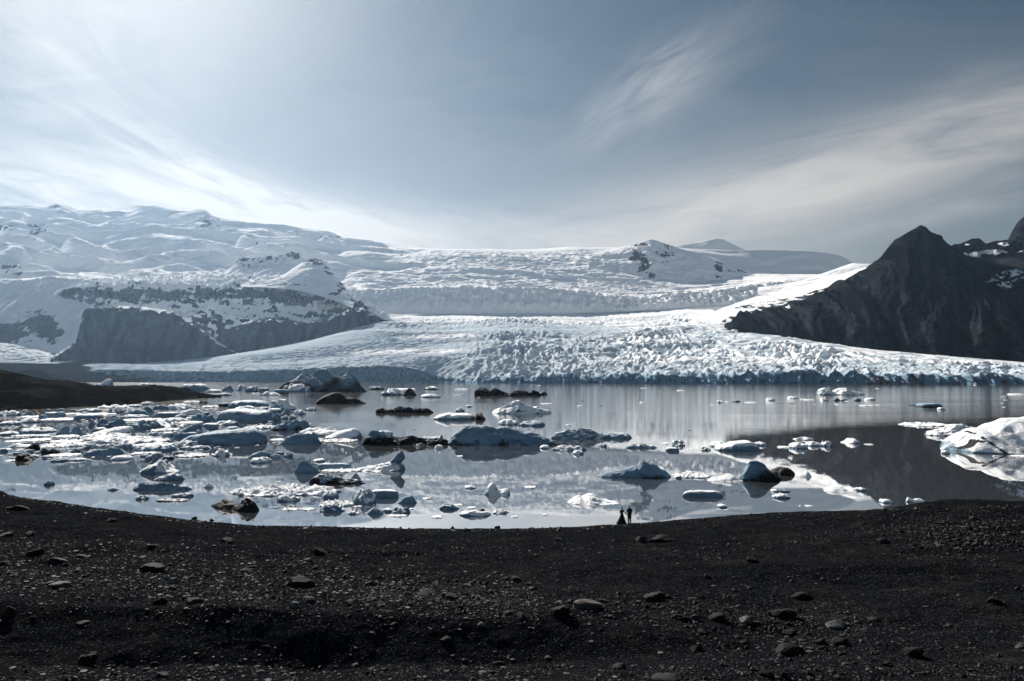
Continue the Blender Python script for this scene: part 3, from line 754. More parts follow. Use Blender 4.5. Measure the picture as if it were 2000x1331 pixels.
# shallow hollow with a dark lip, centre left of the shore
hx, hy = P(1310 * 0 + 765, 1078, 62.5)[0], 62.5
Z = Z - .55 * np.exp(-((X - hx) / 4.2) ** 2 - ((Y - hy) / 1.1) ** 2)

M_ground, t, b = new_mat('black_gravel', 1.0, .0)
p = pos(t)
g1 = noise(t, p, 9.0, 4, .7); g2 = noise(t, p, .22, 4, .6); g3 = noise(t, p, 30.0, 3, .6)
vo = t.nodes.new('ShaderNodeTexVoronoi'); vo.inputs['Scale'].default_value = 5.5; t.links.new(p, vo.inputs['Vector'])
vo2 = t.nodes.new('ShaderNodeTexVoronoi'); vo2.inputs['Scale'].default_value = 14.0; t.links.new(p, vo2.inputs['Vector'])
sepc = t.nodes.new('ShaderNodeSeparateColor'); t.links.new(vo2.outputs['Color'], sepc.inputs[0])
grain = N(t, sepc.outputs[0])
base = mixc(t, g1.smooth(.38, .68), (.0030, .0034, .0042), (.0092, .0102, .0120))
base = mixc(t, (g2.smooth(.52, .72) * .75), base, (.0118, .0116, .0104))
base = mixc(t, grain.smooth(.90, .99), base, (.040, .042, .044))
t.links.new(base, b.inputs['Base Color'])
hgt = N(t, vo.outputs['Distance']) * -.05 + N(t, vo2.outputs['Distance']) * -.03 + g1 * .05
bump(t, b, hgt, .8, 1.0)
ground = terrain('ground', X, Y, Z, M_ground, {}, 'black gravel moraine shore in the foreground with stony belts and hollows')
# ray tester for placing things on the shore
Gv = np.stack([X, Y, Z], -1).reshape(-1, 3)
bvh = BVHTree.FromPolygons(Gv.tolist(), grid_faces(*X.shape).tolist())


def hit(px, py):
    x, y, z = (float(q) for q in P(px, py, 1.0))
    d = Vector((x, y, z - H)).normalized()
    loc, nor, idx, dist = bvh.ray_cast(Vector((0, 0, H)), d)
    return loc, nor


def drop(x, y):
    loc, nor, idx, dist = bvh.ray_cast(Vector((x, y, 40)), Vector((0, 0, -1)))
    return loc
BERGS = """185,222,740,757|p0.6|0|185,757 190,752 197,748 205,742 213,740 216,741 219,748 222,757|pale wedge shaped iceberg rising behind the crest of the left headland
229,265,750,761|f|.1||low pale ice mass just right of the wedge iceberg behind the headland
270,293,748,758|d|0||small rounded ice block peeping over the low end of the headland crest
353,409,750,766|b|.15|353,757 362,751 375,751 379,753 388,750 397,752 404,757 409,762|wide flat topped blue iceberg at the tip of the left headland
403,434,760,767|d|0||low pale ice dome just in front of the flat topped iceberg at the headland tip
427,459,753,764.5|r|.1|427,762 438,757 447,753 450,753 454,760 459,764|wedge shaped blue iceberg to the right of the flat topped one at the headland tip
462,482,752,763.5|k|.15||small craggy white berg between the blue wedge and the huge dirty iceberg far out
482,505,755,766|k|.5||grey fronted ice block left of the bright blue peaked berg far out
505,525,758,767|b|.2||bluish ice block between the grey fronted block and the huge dirty iceberg
511,550,764,772.5|r|0|511,769 517,765 523,764.3 529,768 536,766.5 543,768 550,772|bright blue iceberg with a peak on its left, in front of the huge dirty one
535,564,761,769.5|b|.45||dark grey ice block tucked behind the bright blue peaked iceberg
492,509,765,769.5|f|.3||thin flat floe left of the bright blue peaked iceberg
425,452,767,773.5|d|.2||low blue floe off the end of the headland, nearest its tip
442,470,778,781|f|.7||thin dark sliver of ice lying alone beyond the scarped block
388,410,780,787.5|r|.5|388,787 392,780.5 396,785 401,782.5 405,784.5 410,787|small dark floe with two points off the headland shore
357,389,781,785.5|f|0||long thin white ice sliver touching the small two pointed floe
394,428,787,796.5|f|.1||ragged white floe floating left of the small dark slab off the headland
428,451,787.5,795|b|.7||small dark slab left of the scarped ice block
539,716,722,766|q0.45|.62|539,755 552,748 566,745 575,738 590,733 605,738 612,728 620,722 632,727 650,739 662,742 675,732 690,732 700,738 707,752 716,762|huge dirty jagged iceberg with several humps in front of the glacier
561,607,751,766.5|k|.25||whiter low ice apron at the foot of the huge dirty jagged iceberg
615,717,767,789|p0.6|1|615,783 625,776 640,771 650,767 660,768 675,774 690,777 700,780 710,783 717,786|black debris covered mound of ice below the huge dirty iceberg
742,788,760,772.5|k|.45||craggy grey white berg left of the dark ice cone
786,815,758.5,773|r|.75|786,770 793,762 799,758.5 805,760 810,766 815,772|dark grey cone of ice far out beside a craggy white berg
820,861,768,777|d|.1||low white floe with a small hump, right of the dark ice cone
829,857,755,761.5|k|.5||small grey lump of brash ice far out beyond the low white humped floe
886,918,757,761.5|f|.4||thin ice streak far out just left of the dark serrated iceberg
763,814,757,761|f|.2||long thin ice streak behind the dark ice cone
719,749,755,761.5|k|.55||small dark lump of ice just right of the huge dirty iceberg
923,1056,754,774|q0.35|.78|923,757 926,754 946,757 955,764 965,760 975,762 985,766 992,769 1000,768 1010,765 1022,763 1030,767 1040,763 1052,761 1056,772|long dark serrated iceberg with a taller white left end, far out
1048,1070,763,771.5|r|.5|1048,770 1057,766 1062,763 1066,765 1070,770|small ice pyramid at the right end of the dark serrated iceberg
730,847,795,807|q0.3|.7|730,797 745,796 755,799 765,801 780,796.5 795,798 803,800 815,796.5 830,797.5 847,798|long low dark berg with ragged top, alone in the mid water
958,1079,785,809|q0.5|.08|958,806 970,800 982,796 992,792 1000,787 1012,785 1022,786 1030,790 1038,795 1050,794.5 1060,798 1070,800 1079,806|white blue domed iceberg with long low shoulders in the mid lagoon
847,927,807,821|b|.38|847,815 853,811 866,809 874,806.8 884,809 900,808 912,808.5 927,808|speckled white slab of ice with a dark knob at its right end
926,948,806.5,820.5|k|1||black debris covered knob attached to the right end of the speckled slab
972,1013,820,830.5|k|.2||cluster of small white lumps left of the lens shaped floe below the domed iceberg
1012,1068,821,833|d|.3||lens shaped blue floe below the white blue domed iceberg
890,908,796,804.5|k|.1||small pointed white chunk above the speckled slab
909,923,791,795.5|d|.1||small smooth ice chunk above the speckled slab, farther out than the pointed one
866,1098,831,870.5|p0.5|.40|866,869 880,847 893,840 905,834 930,831 950,832 985,836 1010,840 1040,846 1070,856 1085,861 1098,864|largest blue grey iceberg in the middle of the lagoon, whale backed
700,880,841,870|q0.5|.66|700,868 712,853 718,842 735,842 750,845 760,847 770,853 785,856 800,856 815,857 830,857 850,857 868,856 880,860|long dirty dark iceberg joined to the left end of the whale backed one
820,867,842,860|r|.05|820,856 830,852 845,854 858,852 862,842.5 867,858|white ice wedge with a pointed right tip behind the long dirty iceberg
734,768,840,850|d|.1||small pale ice hump behind the left end of the long dirty iceberg
1077,1190,838,858|q0.4|.35|1077,848 1095,843 1110,841 1130,838.5 1150,841 1165,844 1180,844 1190,848|striated grey floe right of the whale backed iceberg
1176,1235,841.5,858|d|.28||rounded blue block at the right end of the striated grey floe
1054,1074,868,877|d|.05||small white ice bun below the tail of the whale backed iceberg
1078,1150,871,881|k|.3||ragged chain of low ice pieces right of the small white bun
1118,1141,880,888.5|k|.05||small bright lump of ice below the ragged chain
1170,1185,866,873.5|k|.45||tiny grey lump below the rounded blue block
1221,1286,865,876|q0.4|.12|1221,873 1228,867 1240,868 1246,870 1252,866.5 1262,869 1275,870 1286,873|slim floe with two humps to the right of the striated grey floe
1291,1311,863,868|f|.3||small flat piece left of the grey capped chunk
1310,1338,860,871.5|k|.25||small grey capped chunk of ice right of the slim two humped floe
1299,1326,875,882.5|b|.15||small smooth slab below the grey capped chunk
1367,1388,873,880.5|k|.2||small pair of low lumps left of the smooth loaf shaped berg
1340,1354,876,879.5|f|.4||tiny flat chip left of the pair of low lumps
1395,1479,861,882|b|.10|1395,872 1402,869 1412,870 1425,866 1440,863 1455,861.5 1468,862 1475,866 1479,872|smooth white loaf shaped berg right of centre
1386,1418,863,874|d|.1||small white hump behind the left end of the loaf shaped berg
1472,1498,862,871.5|d|.1||flat dome behind the right end of the loaf shaped berg
1517,1543,869,875.5|f|.15||thin white floe at the left end of a row, before the dark reflection
1542,1575,865,877.5|k|.15||lumpy white floe second from the left in the row before the dark reflection
1572,1604,862,872.5|d|.1||smooth white floe third from the left in the row before the dark reflection
1604,1626,861.5,873|k|.1||rounded white lump at the right end of the row before the dark reflection
1549,1589,854,860.5|k|.1||thin white streak of brash just beyond the row of floes
1639,1681,855,867.5|k|.05|1639,864 1650,863 1656,861 1660,856 1664,858 1668,856 1673,859 1676,864 1681,866|knobbly white ice lump alone on the dark reflection at the right
1689,1705,866,869.5|f|.1||tiny flat ice sliver right of the knobbly white lump
1165,1314,901,934.5|p0.5|.42|1165,929 1175,924 1185,921 1210,919 1220,916 1235,912 1245,909 1250,903 1254,901 1260,904 1266,907 1275,905 1283,908 1290,914 1297,917 1300,915 1306,920 1314,931|peaked iceberg with dark stained left flank right of centre
1312,1389,922,935|f|.08||flat white floe joined to the right tip of the stained peaked iceberg
1336,1362,920,929|d|.4||grey hump standing on the flat white floe
1318,1332,928,935.5|d|.3||small round ice lump at the left end of the flat white floe
1382,1450,927,942.5|p0.6|0|1382,937 1392,933 1405,932 1416,931 1424,927 1430,927.5 1438,931 1444,936 1450,940|smooth bright floe sweeping up to a rounded hump, nearer than the flat one
1441,1528,900,940|q0.55|.50|1441,928 1450,922 1460,906 1467,901 1478,902 1488,907 1498,913 1506,919 1516,926 1528,936|shaggy black and white iceberg leaning right, right of centre
1505,1552,912,930|d|.85||smooth dark hump of ice behind the shaggy black and white berg
1556,1586,920.5,932.5|p0.6|.05|1556,929 1565,926 1571,925 1574,921 1579,921.5 1582,926 1586,929|small white berg with an upright tip, right of the smooth dark hump
1332,1412,959,972|b|.05||long white log shaped slab near the shore, right of the couple
1400,1420,984,992.5|d|.05||small white ice bun close to the shore right of the couple
1415,1423,995,997.5|f|.2||tiny ice sliver just below the small white bun by the shore
1505,1521,955,961.5|d|.05||small white knob at the left of a thin floe, right of the log slab
1520,1544,955,962|d|.35||low floe with dark hump just above the smooth oval cake of ice
1507,1543,963,975|d|.05||smooth oval ice cake right of the log shaped slab
1611,1672,949,962.5|p0.6|.08|1611,956 1622,952 1634,951 1640,951 1648,953 1655,957 1662,955 1668,957 1672,961|low white floe with blue hump at the edge of the dark reflection
1667,1695,951,960.5|d|.08||small smooth floe touching the right end of the low blue humped one
1560,1566,986,989.5|f|0||tiny white speck of ice near the shore below the oval cake
1572,1587,986,990.5|f|.1||tiny flat ice chip near the shore, right of the tiny white speck
1716,1742,974,983.5|d|.05||smooth white ice hump at the right shore, on the reflection's edge
1770,1805,970,982|q0.4|.02|1770,975 1774,970.5 1779,974 1785,976 1793,975 1800,974.5 1805,979|bone shaped white ice piece near the right hand shore
1803,1826,982,990|k|.1||ragged white ice piece touching the gravel mound at the right shore
1808,1915,830,853|q0.5|.45|1808,848 1818,843 1830,841 1845,839 1853,834 1860,830 1875,831 1890,833 1900,834 1915,836|striped white iceberg with black bands behind the big cracked one at right
1853,2110,812,889|p0.6|.39|1853,884 1858,866 1866,853 1885,845 1900,839 1920,836 1930,838 1950,828 1965,826 1980,818 2000,815 2030,812 2060,822 2085,850 2110,886|big sunlit cracked white iceberg cut by the right edge of the photo
1760,1853,823,834.5|f|.05||thin flat white plate of ice left of the striped iceberg
1839,1854,879,887.5|d|.05||tiny white ice knob at the left foot of the big cracked iceberg
1940,1949,887,892.5|f|.1||tiny ice chip floating in front of the big cracked iceberg
1978,2012,888,893.5|f|.1||thin flat floe in front of the big cracked iceberg at the right edge
1593,1687,757,772|q0.45|.30|1593,765 1600,758 1615,759 1622,763 1632,767 1640,759 1648,758 1660,763 1675,767 1682,766 1687,770|twin humped white iceberg far out before the right part of the glacier
1969,1998,766,771.5|f|.05||thin white floe far out at the right edge
1957,1965,771,775.5|f|.05||small ice chip just left of the thin white floe far out at the right edge
1793,1833,788,796|b|.55||dark flat slab of ice far out on the right, above the striped iceberg
1776,1797,788.5,792.5|f|.75||thin dark sliver touching the left end of the dark flat slab at right
1831,1845,796,800.5|k|.05||small white brash lump at the right end of the dark flat slab
1680,1705,789,793.5|f|.2||thin ice streak left of the dark flat slab at right
690,792,901,922|q0.5|.04|690,918 705,914 720,912 740,910 748,907 755,905 765,906 771,900 778,898 785,903 788,912 792,919|white floe carrying a leaning balanced ice head
576,632,901,924.5|p0.7|.30|576,908 583,902 590,901 598,903 607,908 617,913 626,918 632,923|dark blue rounded block at the left of the floe with the leaning head
612,637,895,903|d|.25||low pale hump farthest behind the dark blue rounded block
631,651,899.5,909|d|.15||small blue boulder of ice on the long blue ridge behind the rounded block
618,686,905.5,918|b|.12||long blue ice ridge just right of the dark blue rounded block
628,700,914,923.5|f|.35||thin speckled floe linking the rounded block and the leaning head floe
603,714,926,946.5|q0.5|.58|603,936 612,930 622,927 632,926.5 640,929 646,930 652,931 662,933 672,936 682,936 692,937 700,938 714,943|stained grey iceberg with furrowed left slope below the rounded block
681,706,923,937|r|0|681,936 688,929 694,923 699,926 703,932 706,936|clean white ice cone behind the stained grey furrowed iceberg
447,666,945,971|f|.22||broadest low white floe near the shore, grey streaked
489,509,952,960|r|.15|489,959 495,954 499,952 503,954 509,958|small blue ice tent standing on the broadest low floe
631,661,956,975|d|.05||smooth white ball of ice at the right end of the broadest low floe
538,586,965,981|k|.12||lumpy white chunk in front of the broadest low floe
550,583,991,998.5|f|.2||thin grey floe close to the shore, left one of a pair
580,617,991,998.5|f|.2||thin grey floe close to the shore, right one of a pair
526,545,989,994|f|.5||small dark floe close to the shore, left of the pair of thin grey ones
620,692,975,993.5|f|.05||smooth white slab in front of the ball of ice
684,737,957.5,986|k|.10||tumbled white heap of ice right of the ball of ice
720,778,957,973|b|.08||flat smooth slab with a crack right of the tumbled white heap
621,674,988,1001.5|k|.22||blue lumpy cake of ice nearer than the smooth white slab
676,702,999,1006|k|.2||small ragged piece right of the blue lumpy cake
690,707,985,992.5|f|.15||small flat slab below the tumbled white heap
775,815,969,984.5|p0.7|.15|775,981 782,975 790,971 803,969 808,972 815,980|single smooth blue block right of the flat cracked slab
714,752,991,1005.5|r|.25|714,1002 722,996 730,991 738,993 746,999 752,1003|striped little berg first from the left in a row near the shore
747,767,992,1001.5|d|.15||small round dome second from the left in a row near the shore
766,801,991,1004.5|k|.18||paired blue lumps at the right end of a row near the shore
757,796,1004,1010.5|f|.1||thin white floe closest to the shore below the row of little bergs
799,810,991,995.5|f|.3||tiny grey chip right of the row of little bergs
825,844,970,976.5|f|.1||small flat white piece right of the single smooth blue block
857,898,985,996.5|k|.25||low grey floe near the shore, leftmost of the loose group in the centre
886,904,984,988.5|f|.2||thin chip behind the low grey floe in the centre
843,865,1006,1013|f|.1||small white chip nearest the shore in the centre
898,959,996,1009.5|d|.12||long white floe nearest the shore in the centre
912,931,988,994.5|f|.1||small white chip behind the long white floe in the centre
928,947,994,999.5|k|.65||dark little chip behind the right end of the long white floe
957,994,992,1005.5|f|.1||ragged flat floe right of the long white floe in the centre
998,1012,1006,1011.5|f|.05||tiny white chip right of the ragged flat floe near the shore
1058,1069,1003,1007.5|f|.05||tiny white chip alone left of the double humped berg near the shore
906,931,947.5,955.5|d|.15||slim white floe left of the boot shaped berg
1023,1050,948.5,954.5|f|.2||slim flat floe right of the boot shaped berg
945,998,944,969|p0.6|.05|945,962 950,952 956,946 962,944 967,947 971,955 978,957 986,954.5 993,954.5 998,962|boot shaped white berg alone in the centre near the shore
1108,1214,965,987.5|p0.6|.08|1108,983 1116,976 1125,970 1132,968.5 1139,972 1145,969 1150,965.5 1157,966 1165,969 1175,977 1185,982 1200,984 1214,986|double humped white berg with a tapering tail left of the couple
401,518,964,997|q0.45|1|401,990 415,983 430,980 445,980 458,983 466,985 476,978 485,972 493,972 502,976 511,985 518,993|black debris covered berg near the shore at left
275,344,898,927|k|.15|275,918 285,913 292,908 300,904 308,902 315,899 322,906 330,913 344,921|crystalline jagged white berg with many ridges near the left shore
290,311,890,907|r|0|290,905 298,899 304,891 307,890 311,897|thin upright ice blade beside the crystalline jagged berg
298,361,925,939|q0.5|.12|298,936 310,932 325,929 335,926 344,926 352,928 358,933 361,937|grooved wedge of ice just in front of the crystalline jagged berg
256,378,942.5,958.5|q0.5|.12|256,949 268,945 280,944 295,946 310,944 325,946 340,948 355,949 368,950 378,955|long blue ridged floe below the grooved wedge
337,377,961.5,973|d|.12||smooth oval blue cake below the long blue ridged floe
264,291,967,977|k|.25||small rough chunk left of the oval blue cake
304,372,973,981|f|.7||thin dirty brown floe below the oval blue cake
397,423,943,953.5|r|.1|397,950 405,945 408,943 413,946 418,950 423,952|small white pyramid floating alone left of the broadest floe
540,550,938.5,943.5|f|.05||tiny white chip behind the broadest low floe
488,531,891,906|d|.1||white striated dome in front of the long humped floe
484,556,881,897|p0.5|.22|484,891 495,885 505,882 515,883 525,886 540,888 550,890 556,895|long humped blue floe left of the small upright knob
555,572,882,893.5|k|.05||small upright white knob at the right end of the long humped floe
534,554,883,888|b|.4||small dark slab behind the upright white knob
87,105,940,949|k|.45||small dark lump of ice alone near the far left shore
212,231,953,959|k|.35||tiny dark lump of ice nearest the left shore
0,36,802,812.5|k|.05||thin ragged white floe under the headland at the left edge
38,67,803,811|r|.15|38,809 50,807 55,804 60,804 67,809|small low floe with a blue hump under the headland, near the left edge
36,82,808,817.5|f|.12||layered thin white floes left of the small dark block
41,79,815.5,826.5|d|.15||eye shaped white floe left of the translucent block
77,90,811,820|b|.4||small dark block touching the translucent ice block on its left
90,124,804,818|b|0|90,806 93,805 105,806 114,806 117,804 123,804.5 124,807|translucent green blue square block at the left
80,152,816,821|f|.08||thin white floe carrying the translucent square block
89,99,798,804.5|d|.2||small round lump behind the translucent block, under the headland
111,126,797.5,804|d|.25||smooth dark hump right behind the translucent block
137,147,799,805|d|.2||small round hump behind the blue lens floe's left end
124,161,804,810|f|.05||thin white strip right of the translucent block
127,153,811,817.5|f|.6||dark lens of ice right of the translucent block
0,38,821.5,831|d|.12||oval floe cut by the left edge, upper of two
0,36,841.5,851|d|.15||oval floe cut by the left edge, lower of two
45,105,832.5,847|d|.18||long lens shaped floe with a raised rim, left of the twin horned berg
106,160,832,850|p0.5|.12|106,848 112,842 118,837 124,833.5 129,832.5 132,834 133,842 138,844.5 142,836 147,833 153,833.5 156,840 160,848|twin horned blue berg with a saddle between two tall fins
25,67,846.5,854|f|.12||flat white floe between the lower edge oval and the blue lens
62,101,847.5,855.5|d|.15||small blue lens of ice in front of the long rimmed floe
42,103,855,863|f|.15||long thin floe in front of the small blue lens
99,121,851.5,860|r|.05|99,858 104,852 110,853 116,856 121,859|pale ice wedge below the left foot of the twin horned berg
104,153,849,855|f|.12||flat white strip right under the twin horned berg
130,161,852,859|k|.25||rough grey floe below the right foot of the twin horned berg
12,46,858,864.5|f|.2||thin pale floe in open water at the left, below the flat white one
17,67,865,875|p0.5|.3|17,872 26,868 33,866 40,868 55,869 67,871|low white floe with a blue peak, above the black boulder shaped berg
46,79,866,879|p0.5|.72|46,877 55,872 64,867 70,866 76,870 79,876|dark striped wedge of ice above the black boulder shaped berg
76,128,873,887|q0.5|.62|76,874 84,876 92,880 100,877 110,879 118,882 128,885|dark sloping berg right of the dark striped wedge
79,168,862,876|f|.1||long white floe above the dark sloping berg
97,162,858.5,865|f|.1||thin white floe behind the long white floe
0,19,873,879|f|.1||small white floe behind the blue lump at the left edge
0,14,875.5,884|d|.15||blue lump of ice cut by the left edge
20,39,882,888.5|d|.5||small dark oval left of the black boulder shaped berg
9,35,895.5,902.5|f|.08||white granular floe at the left foot of the black boulder shaped berg
33,66,884.5,901|k|1|33,897 37,891 42,885 45,886 50,888 53,893 58,892 66,897|black boulder shaped berg at the left
55,78,888,895|d|.25||flat blue floe right behind the black boulder shaped berg
84,101,889,896.5|d|.25||small oval blue lump right of the black boulder shaped berg
92,150,885,893|f|.12||long flat white floe above the dark blue cushion
102,134,893.5,903|d|.25||dark blue cushion of ice nearest the open water at left
131,170,893.5,901|d|.25||low blue floe tailing right from the dark blue cushion
139,155,877,883.5|k|.45||tiny dark rimmed raft above the left end of the cracked blue ridge
67,83,880,887.5|k|.2||small curved white piece below the dark striped wedge
158,258,875,891|p0.5|.15|158,884 170,881 185,878.5 198,878 202,879 215,875 228,876 240,880 250,885 258,889|cracked blue ice ridge, largest along the front of the left ice field
166,264,863.5,878|q0.5|.08|166,867 175,867 190,870 205,871 220,870 240,867 255,864 262,866 264,874|curved slab swept up at its right end, behind the cracked blue ridge
188,346,850,867|f|.08||widest white floe in the middle of the left ice field
164,242,843.5,856|f|.18||layered white floe behind the widest white floe
158,208,850,861|f|.18||furrowed white floe left of the widest white floe
266,346,864,874|f|.18||broken white brash floe right of the curved slab
267,294,872.5,880.5|k|.25||small double lump between the cracked ridge and the low blue mound floe
290,344,867,883|d|.15||flat floe with a low blue mound, right of the curved slab
217,257,888.5,899.5|d|.12||white pebble shaped floe floating off the cracked blue ridge
256,290,881,889|f|.3||thin grey floe right of the cracked blue ridge
275,319,881.5,894|d|.15||blue arched floe above the upright ice blade
283,301,888.5,900.5|d|.1||small round ice ball left of the upright ice blade
243,284,797.5,813.5|d|.12||big smooth blue dome at the back of the left ice field
274,303,794,807|p0.6|.12|274,803 280,797 286,794 293,797 299,803 303,806|pointed blue hill of ice right behind the big smooth blue dome
208,222,796,808.5|r|.1|208,807 213,801 216,796.5 219,801 222,807|dark triangular ice fin left of the big smooth blue dome
153,197,797,805.5|d|.15||blue lens floe under the headland, left of the triangular fin
149,221,804.5,812|f|.08||broad white floe between the blue lens floe and the long slab
158,171,803.5,811|d|.05||small pale knob standing on the broad white floe
151,197,809.5,820|b|.12||long smooth blue slab facing open water at left
217,230,810.5,817.5|d|.25||dark round lump right of the long smooth blue slab, farther one
218,229,815,823|d|.2||dark round lump right of the long smooth blue slab, nearer one
172,214,817.5,836|k|.2||rugged furrowed berg at the left end of the rough blue hummocks
196,249,817.5,834|p0.6|.15|196,832 206,828 218,823 228,819 235,817.5 242,821 249,829|blue peak with long left slope among the rough hummocks
237,288,808.5,818.5|d|.15||low blue mound in front of the big smooth blue dome
241,308,814.5,823.5|f|.08||smooth white slab in front of the low blue mound
245,308,821.5,839|k|.18||roughest dark blue hummock in the middle of the left ice field
183,261,832.5,847|p0.5|.08|183,845 195,841 210,838 225,835 240,833.5 252,832.5 257,834 261,845|long white wedge with a steep blue right end, in front of the blue peak
183,207,833.5,843|d|.15||small rounded floe at the left foot of the long white wedge
282,321,842.5,858|d|.15||smooth blue hump left of the cracked boulder dome
318,338,845,859|b|.2||stepped white block between the smooth blue hump and the cracked boulder dome
248,279,789.5,796|d|.15||small blue floe farthest back against the headland shore
197,251,790.5,798|k|.12||line of white brash against the headland shore
219,247,795.5,807|k|.1||rough white pile between the triangular fin and the big smooth dome
275,301,785,791.5|k|.2||white brash on the headland shoreline, left part
299,329,789.5,801|d|.2||rounded blue floe at the back, right of the pointed blue hill
327,377,789.5,800|k|.1||scattered white brash behind the flat blue step
307,349,805.5,814|b|.12||flat blue step right of the pointed blue hill
347,400,799.5,810|q0.4|.1|347,806 358,804 368,801 380,800 392,802 400,808|low white ridge floe behind the rugged blue block
342,365,807.5,815.5|d|.1||small arched white floe below the flat blue step
363,389,810.5,818.5|f|.12||small flat white floe left of the rugged blue block
376,432,806.5,824|k|.25||rugged blue block left of the big smooth blue block
307,365,814.5,827|d|.08||broad gentle white mound in the middle of the left ice field
348,392,821.5,827|f|.08||thin flat floe below the rugged blue block
299,357,824.5,835|k|.2||ridged furrowed floe below the broad gentle mound
298,350,832.5,843|f|.2||low furrowed floe left of the grey blue steep sided block
346,400,827.5,845|p0.6|.18|346,842 356,838 368,833 380,829 388,828 394,829 400,840|grey blue steep sided block behind the cracked boulder dome
397,425,827.5,840|b|.25||layered bowl shaped block right of the grey blue steep sided one
395,456,821.5,832|f|.25||flat dark edged floe below the big smooth blue block
338,363,840.5,862|d|.2||cracked round boulder dome of ice
362,385,845,854|b|.25||small dark slab between the boulder dome and the white tooth
381,398,838.5,852|r|.1|381,850 384,840 388,839 393,842 398,849|short white ice tooth on the back of the broad striped slab
392,411,833,849|p0.6|0|392,848 394,834.5 396,833 399,838 405,842 410,842 411,847|curved white horn of ice right of the short tooth
355,520,837.5,870|b|.38|355,858 362,853 375,851 390,848 410,845 430,842 455,840 480,838 500,838 512,842 520,850|broad striped slab with a dark front wall in the left ice field
337,393,861,873|k|.3||ribbed grey ice pile at the left end of the broad striped slab
347,413,870.5,879|k|.3||line of dirty brash in front of the broad striped slab
339,359,880,888|d|.2||small blue hump behind the thin dirty raft
320,339,889,898|d|.6||dark round lump at the left tip of the thin dirty raft
337,412,884,895|f|.55||thin dirty raft of ice in front of the ribbed grey pile
414,452,878.5,892|k|.12||white three lobed floe right of the thin dirty raft
451,526,780.5,798|b|.2|451,796 455,784 458,781.5 465,783 472,785 480,782 490,782 505,783 515,785 522,787 526,792|scarped blue block with a white left corner behind the big smooth block
522,583,780.5,801|q0.5|.15|522,790 532,784 545,781 556,782 564,788 574,793 583,800|white humped block with a dark right tail, right of the scarped one
460,497,791.5,801|d|.05||curved white floe between the scarped block and the big smooth block
496,530,794,803|d|.12||small blue bulge left of the ice pyramid, behind the big smooth block
523,550,798.5,808|b|.05||flat white cake just left of the pale blue ice pyramid
548,575,795,812|r|.05|548,808 554,803 560,795.5 566,801 572,808 575,811|pale blue ice pyramid right of the big smooth block
429,533,799,826|b|.10|429,818 434,807 442,800.5 460,799.5 480,800 492,802 505,803 515,803 522,803 528,810 533,820|big smooth blue block with a tide line, largest of the left ice field's back
530,549,807.5,823|k|.35||dark lumpy end piece at the right of the big smooth blue block
550,565,811.5,819|k|.12||small lump below the pale blue ice pyramid, left one
564,578,810.5,819|k|.15||small lump below the pale blue ice pyramid, right one
573,598,800.5,810|k|.12||string of small white lumps right of the pale blue ice pyramid
597,618,796,802|k|.1||tiny brash pieces farther right of the pale blue ice pyramid
479,541,824.5,839|f|.15||pale flat slab below the big smooth blue block
527,620,822.5,841|q0.6|.45|527,836 540,831 555,826 570,824 585,823 593,823 600,828 608,833 620,837|striped slab with a black right face, in front of the ice pyramid
420,466,822.5,831.5|k|.2||low rough floe at the left foot of the big smooth block
443,465,832.5,839|d|.08||small white hump behind the broad striped slab
549,630,847,869|p0.6|.10|549,865 556,856 562,852 575,849.5 590,848 605,849 615,852 623,858 630,866|smooth blue humped berg with a crisp white edge, right of the left ice field
604,622,843,858|r|.05|604,855 609,846 612,843.5 617,849 622,857|sharp ice tip at the back of the smooth blue humped berg
583,667,833.5,853|d|.08||wide pale smooth block behind the smooth blue humped berg
636,707,836.5,858|p0.6|.08|636,853 648,848 660,843 675,839 690,837.5 700,838 705,843 707,852|smooth pale block with an upright right end, left of the long dirty iceberg
626,702,855.5,866|f|.62||flat dirty floe in front of the smooth pale blocks
530,556,855,860.5|f|.25||small thin floe left of the smooth blue humped berg"""
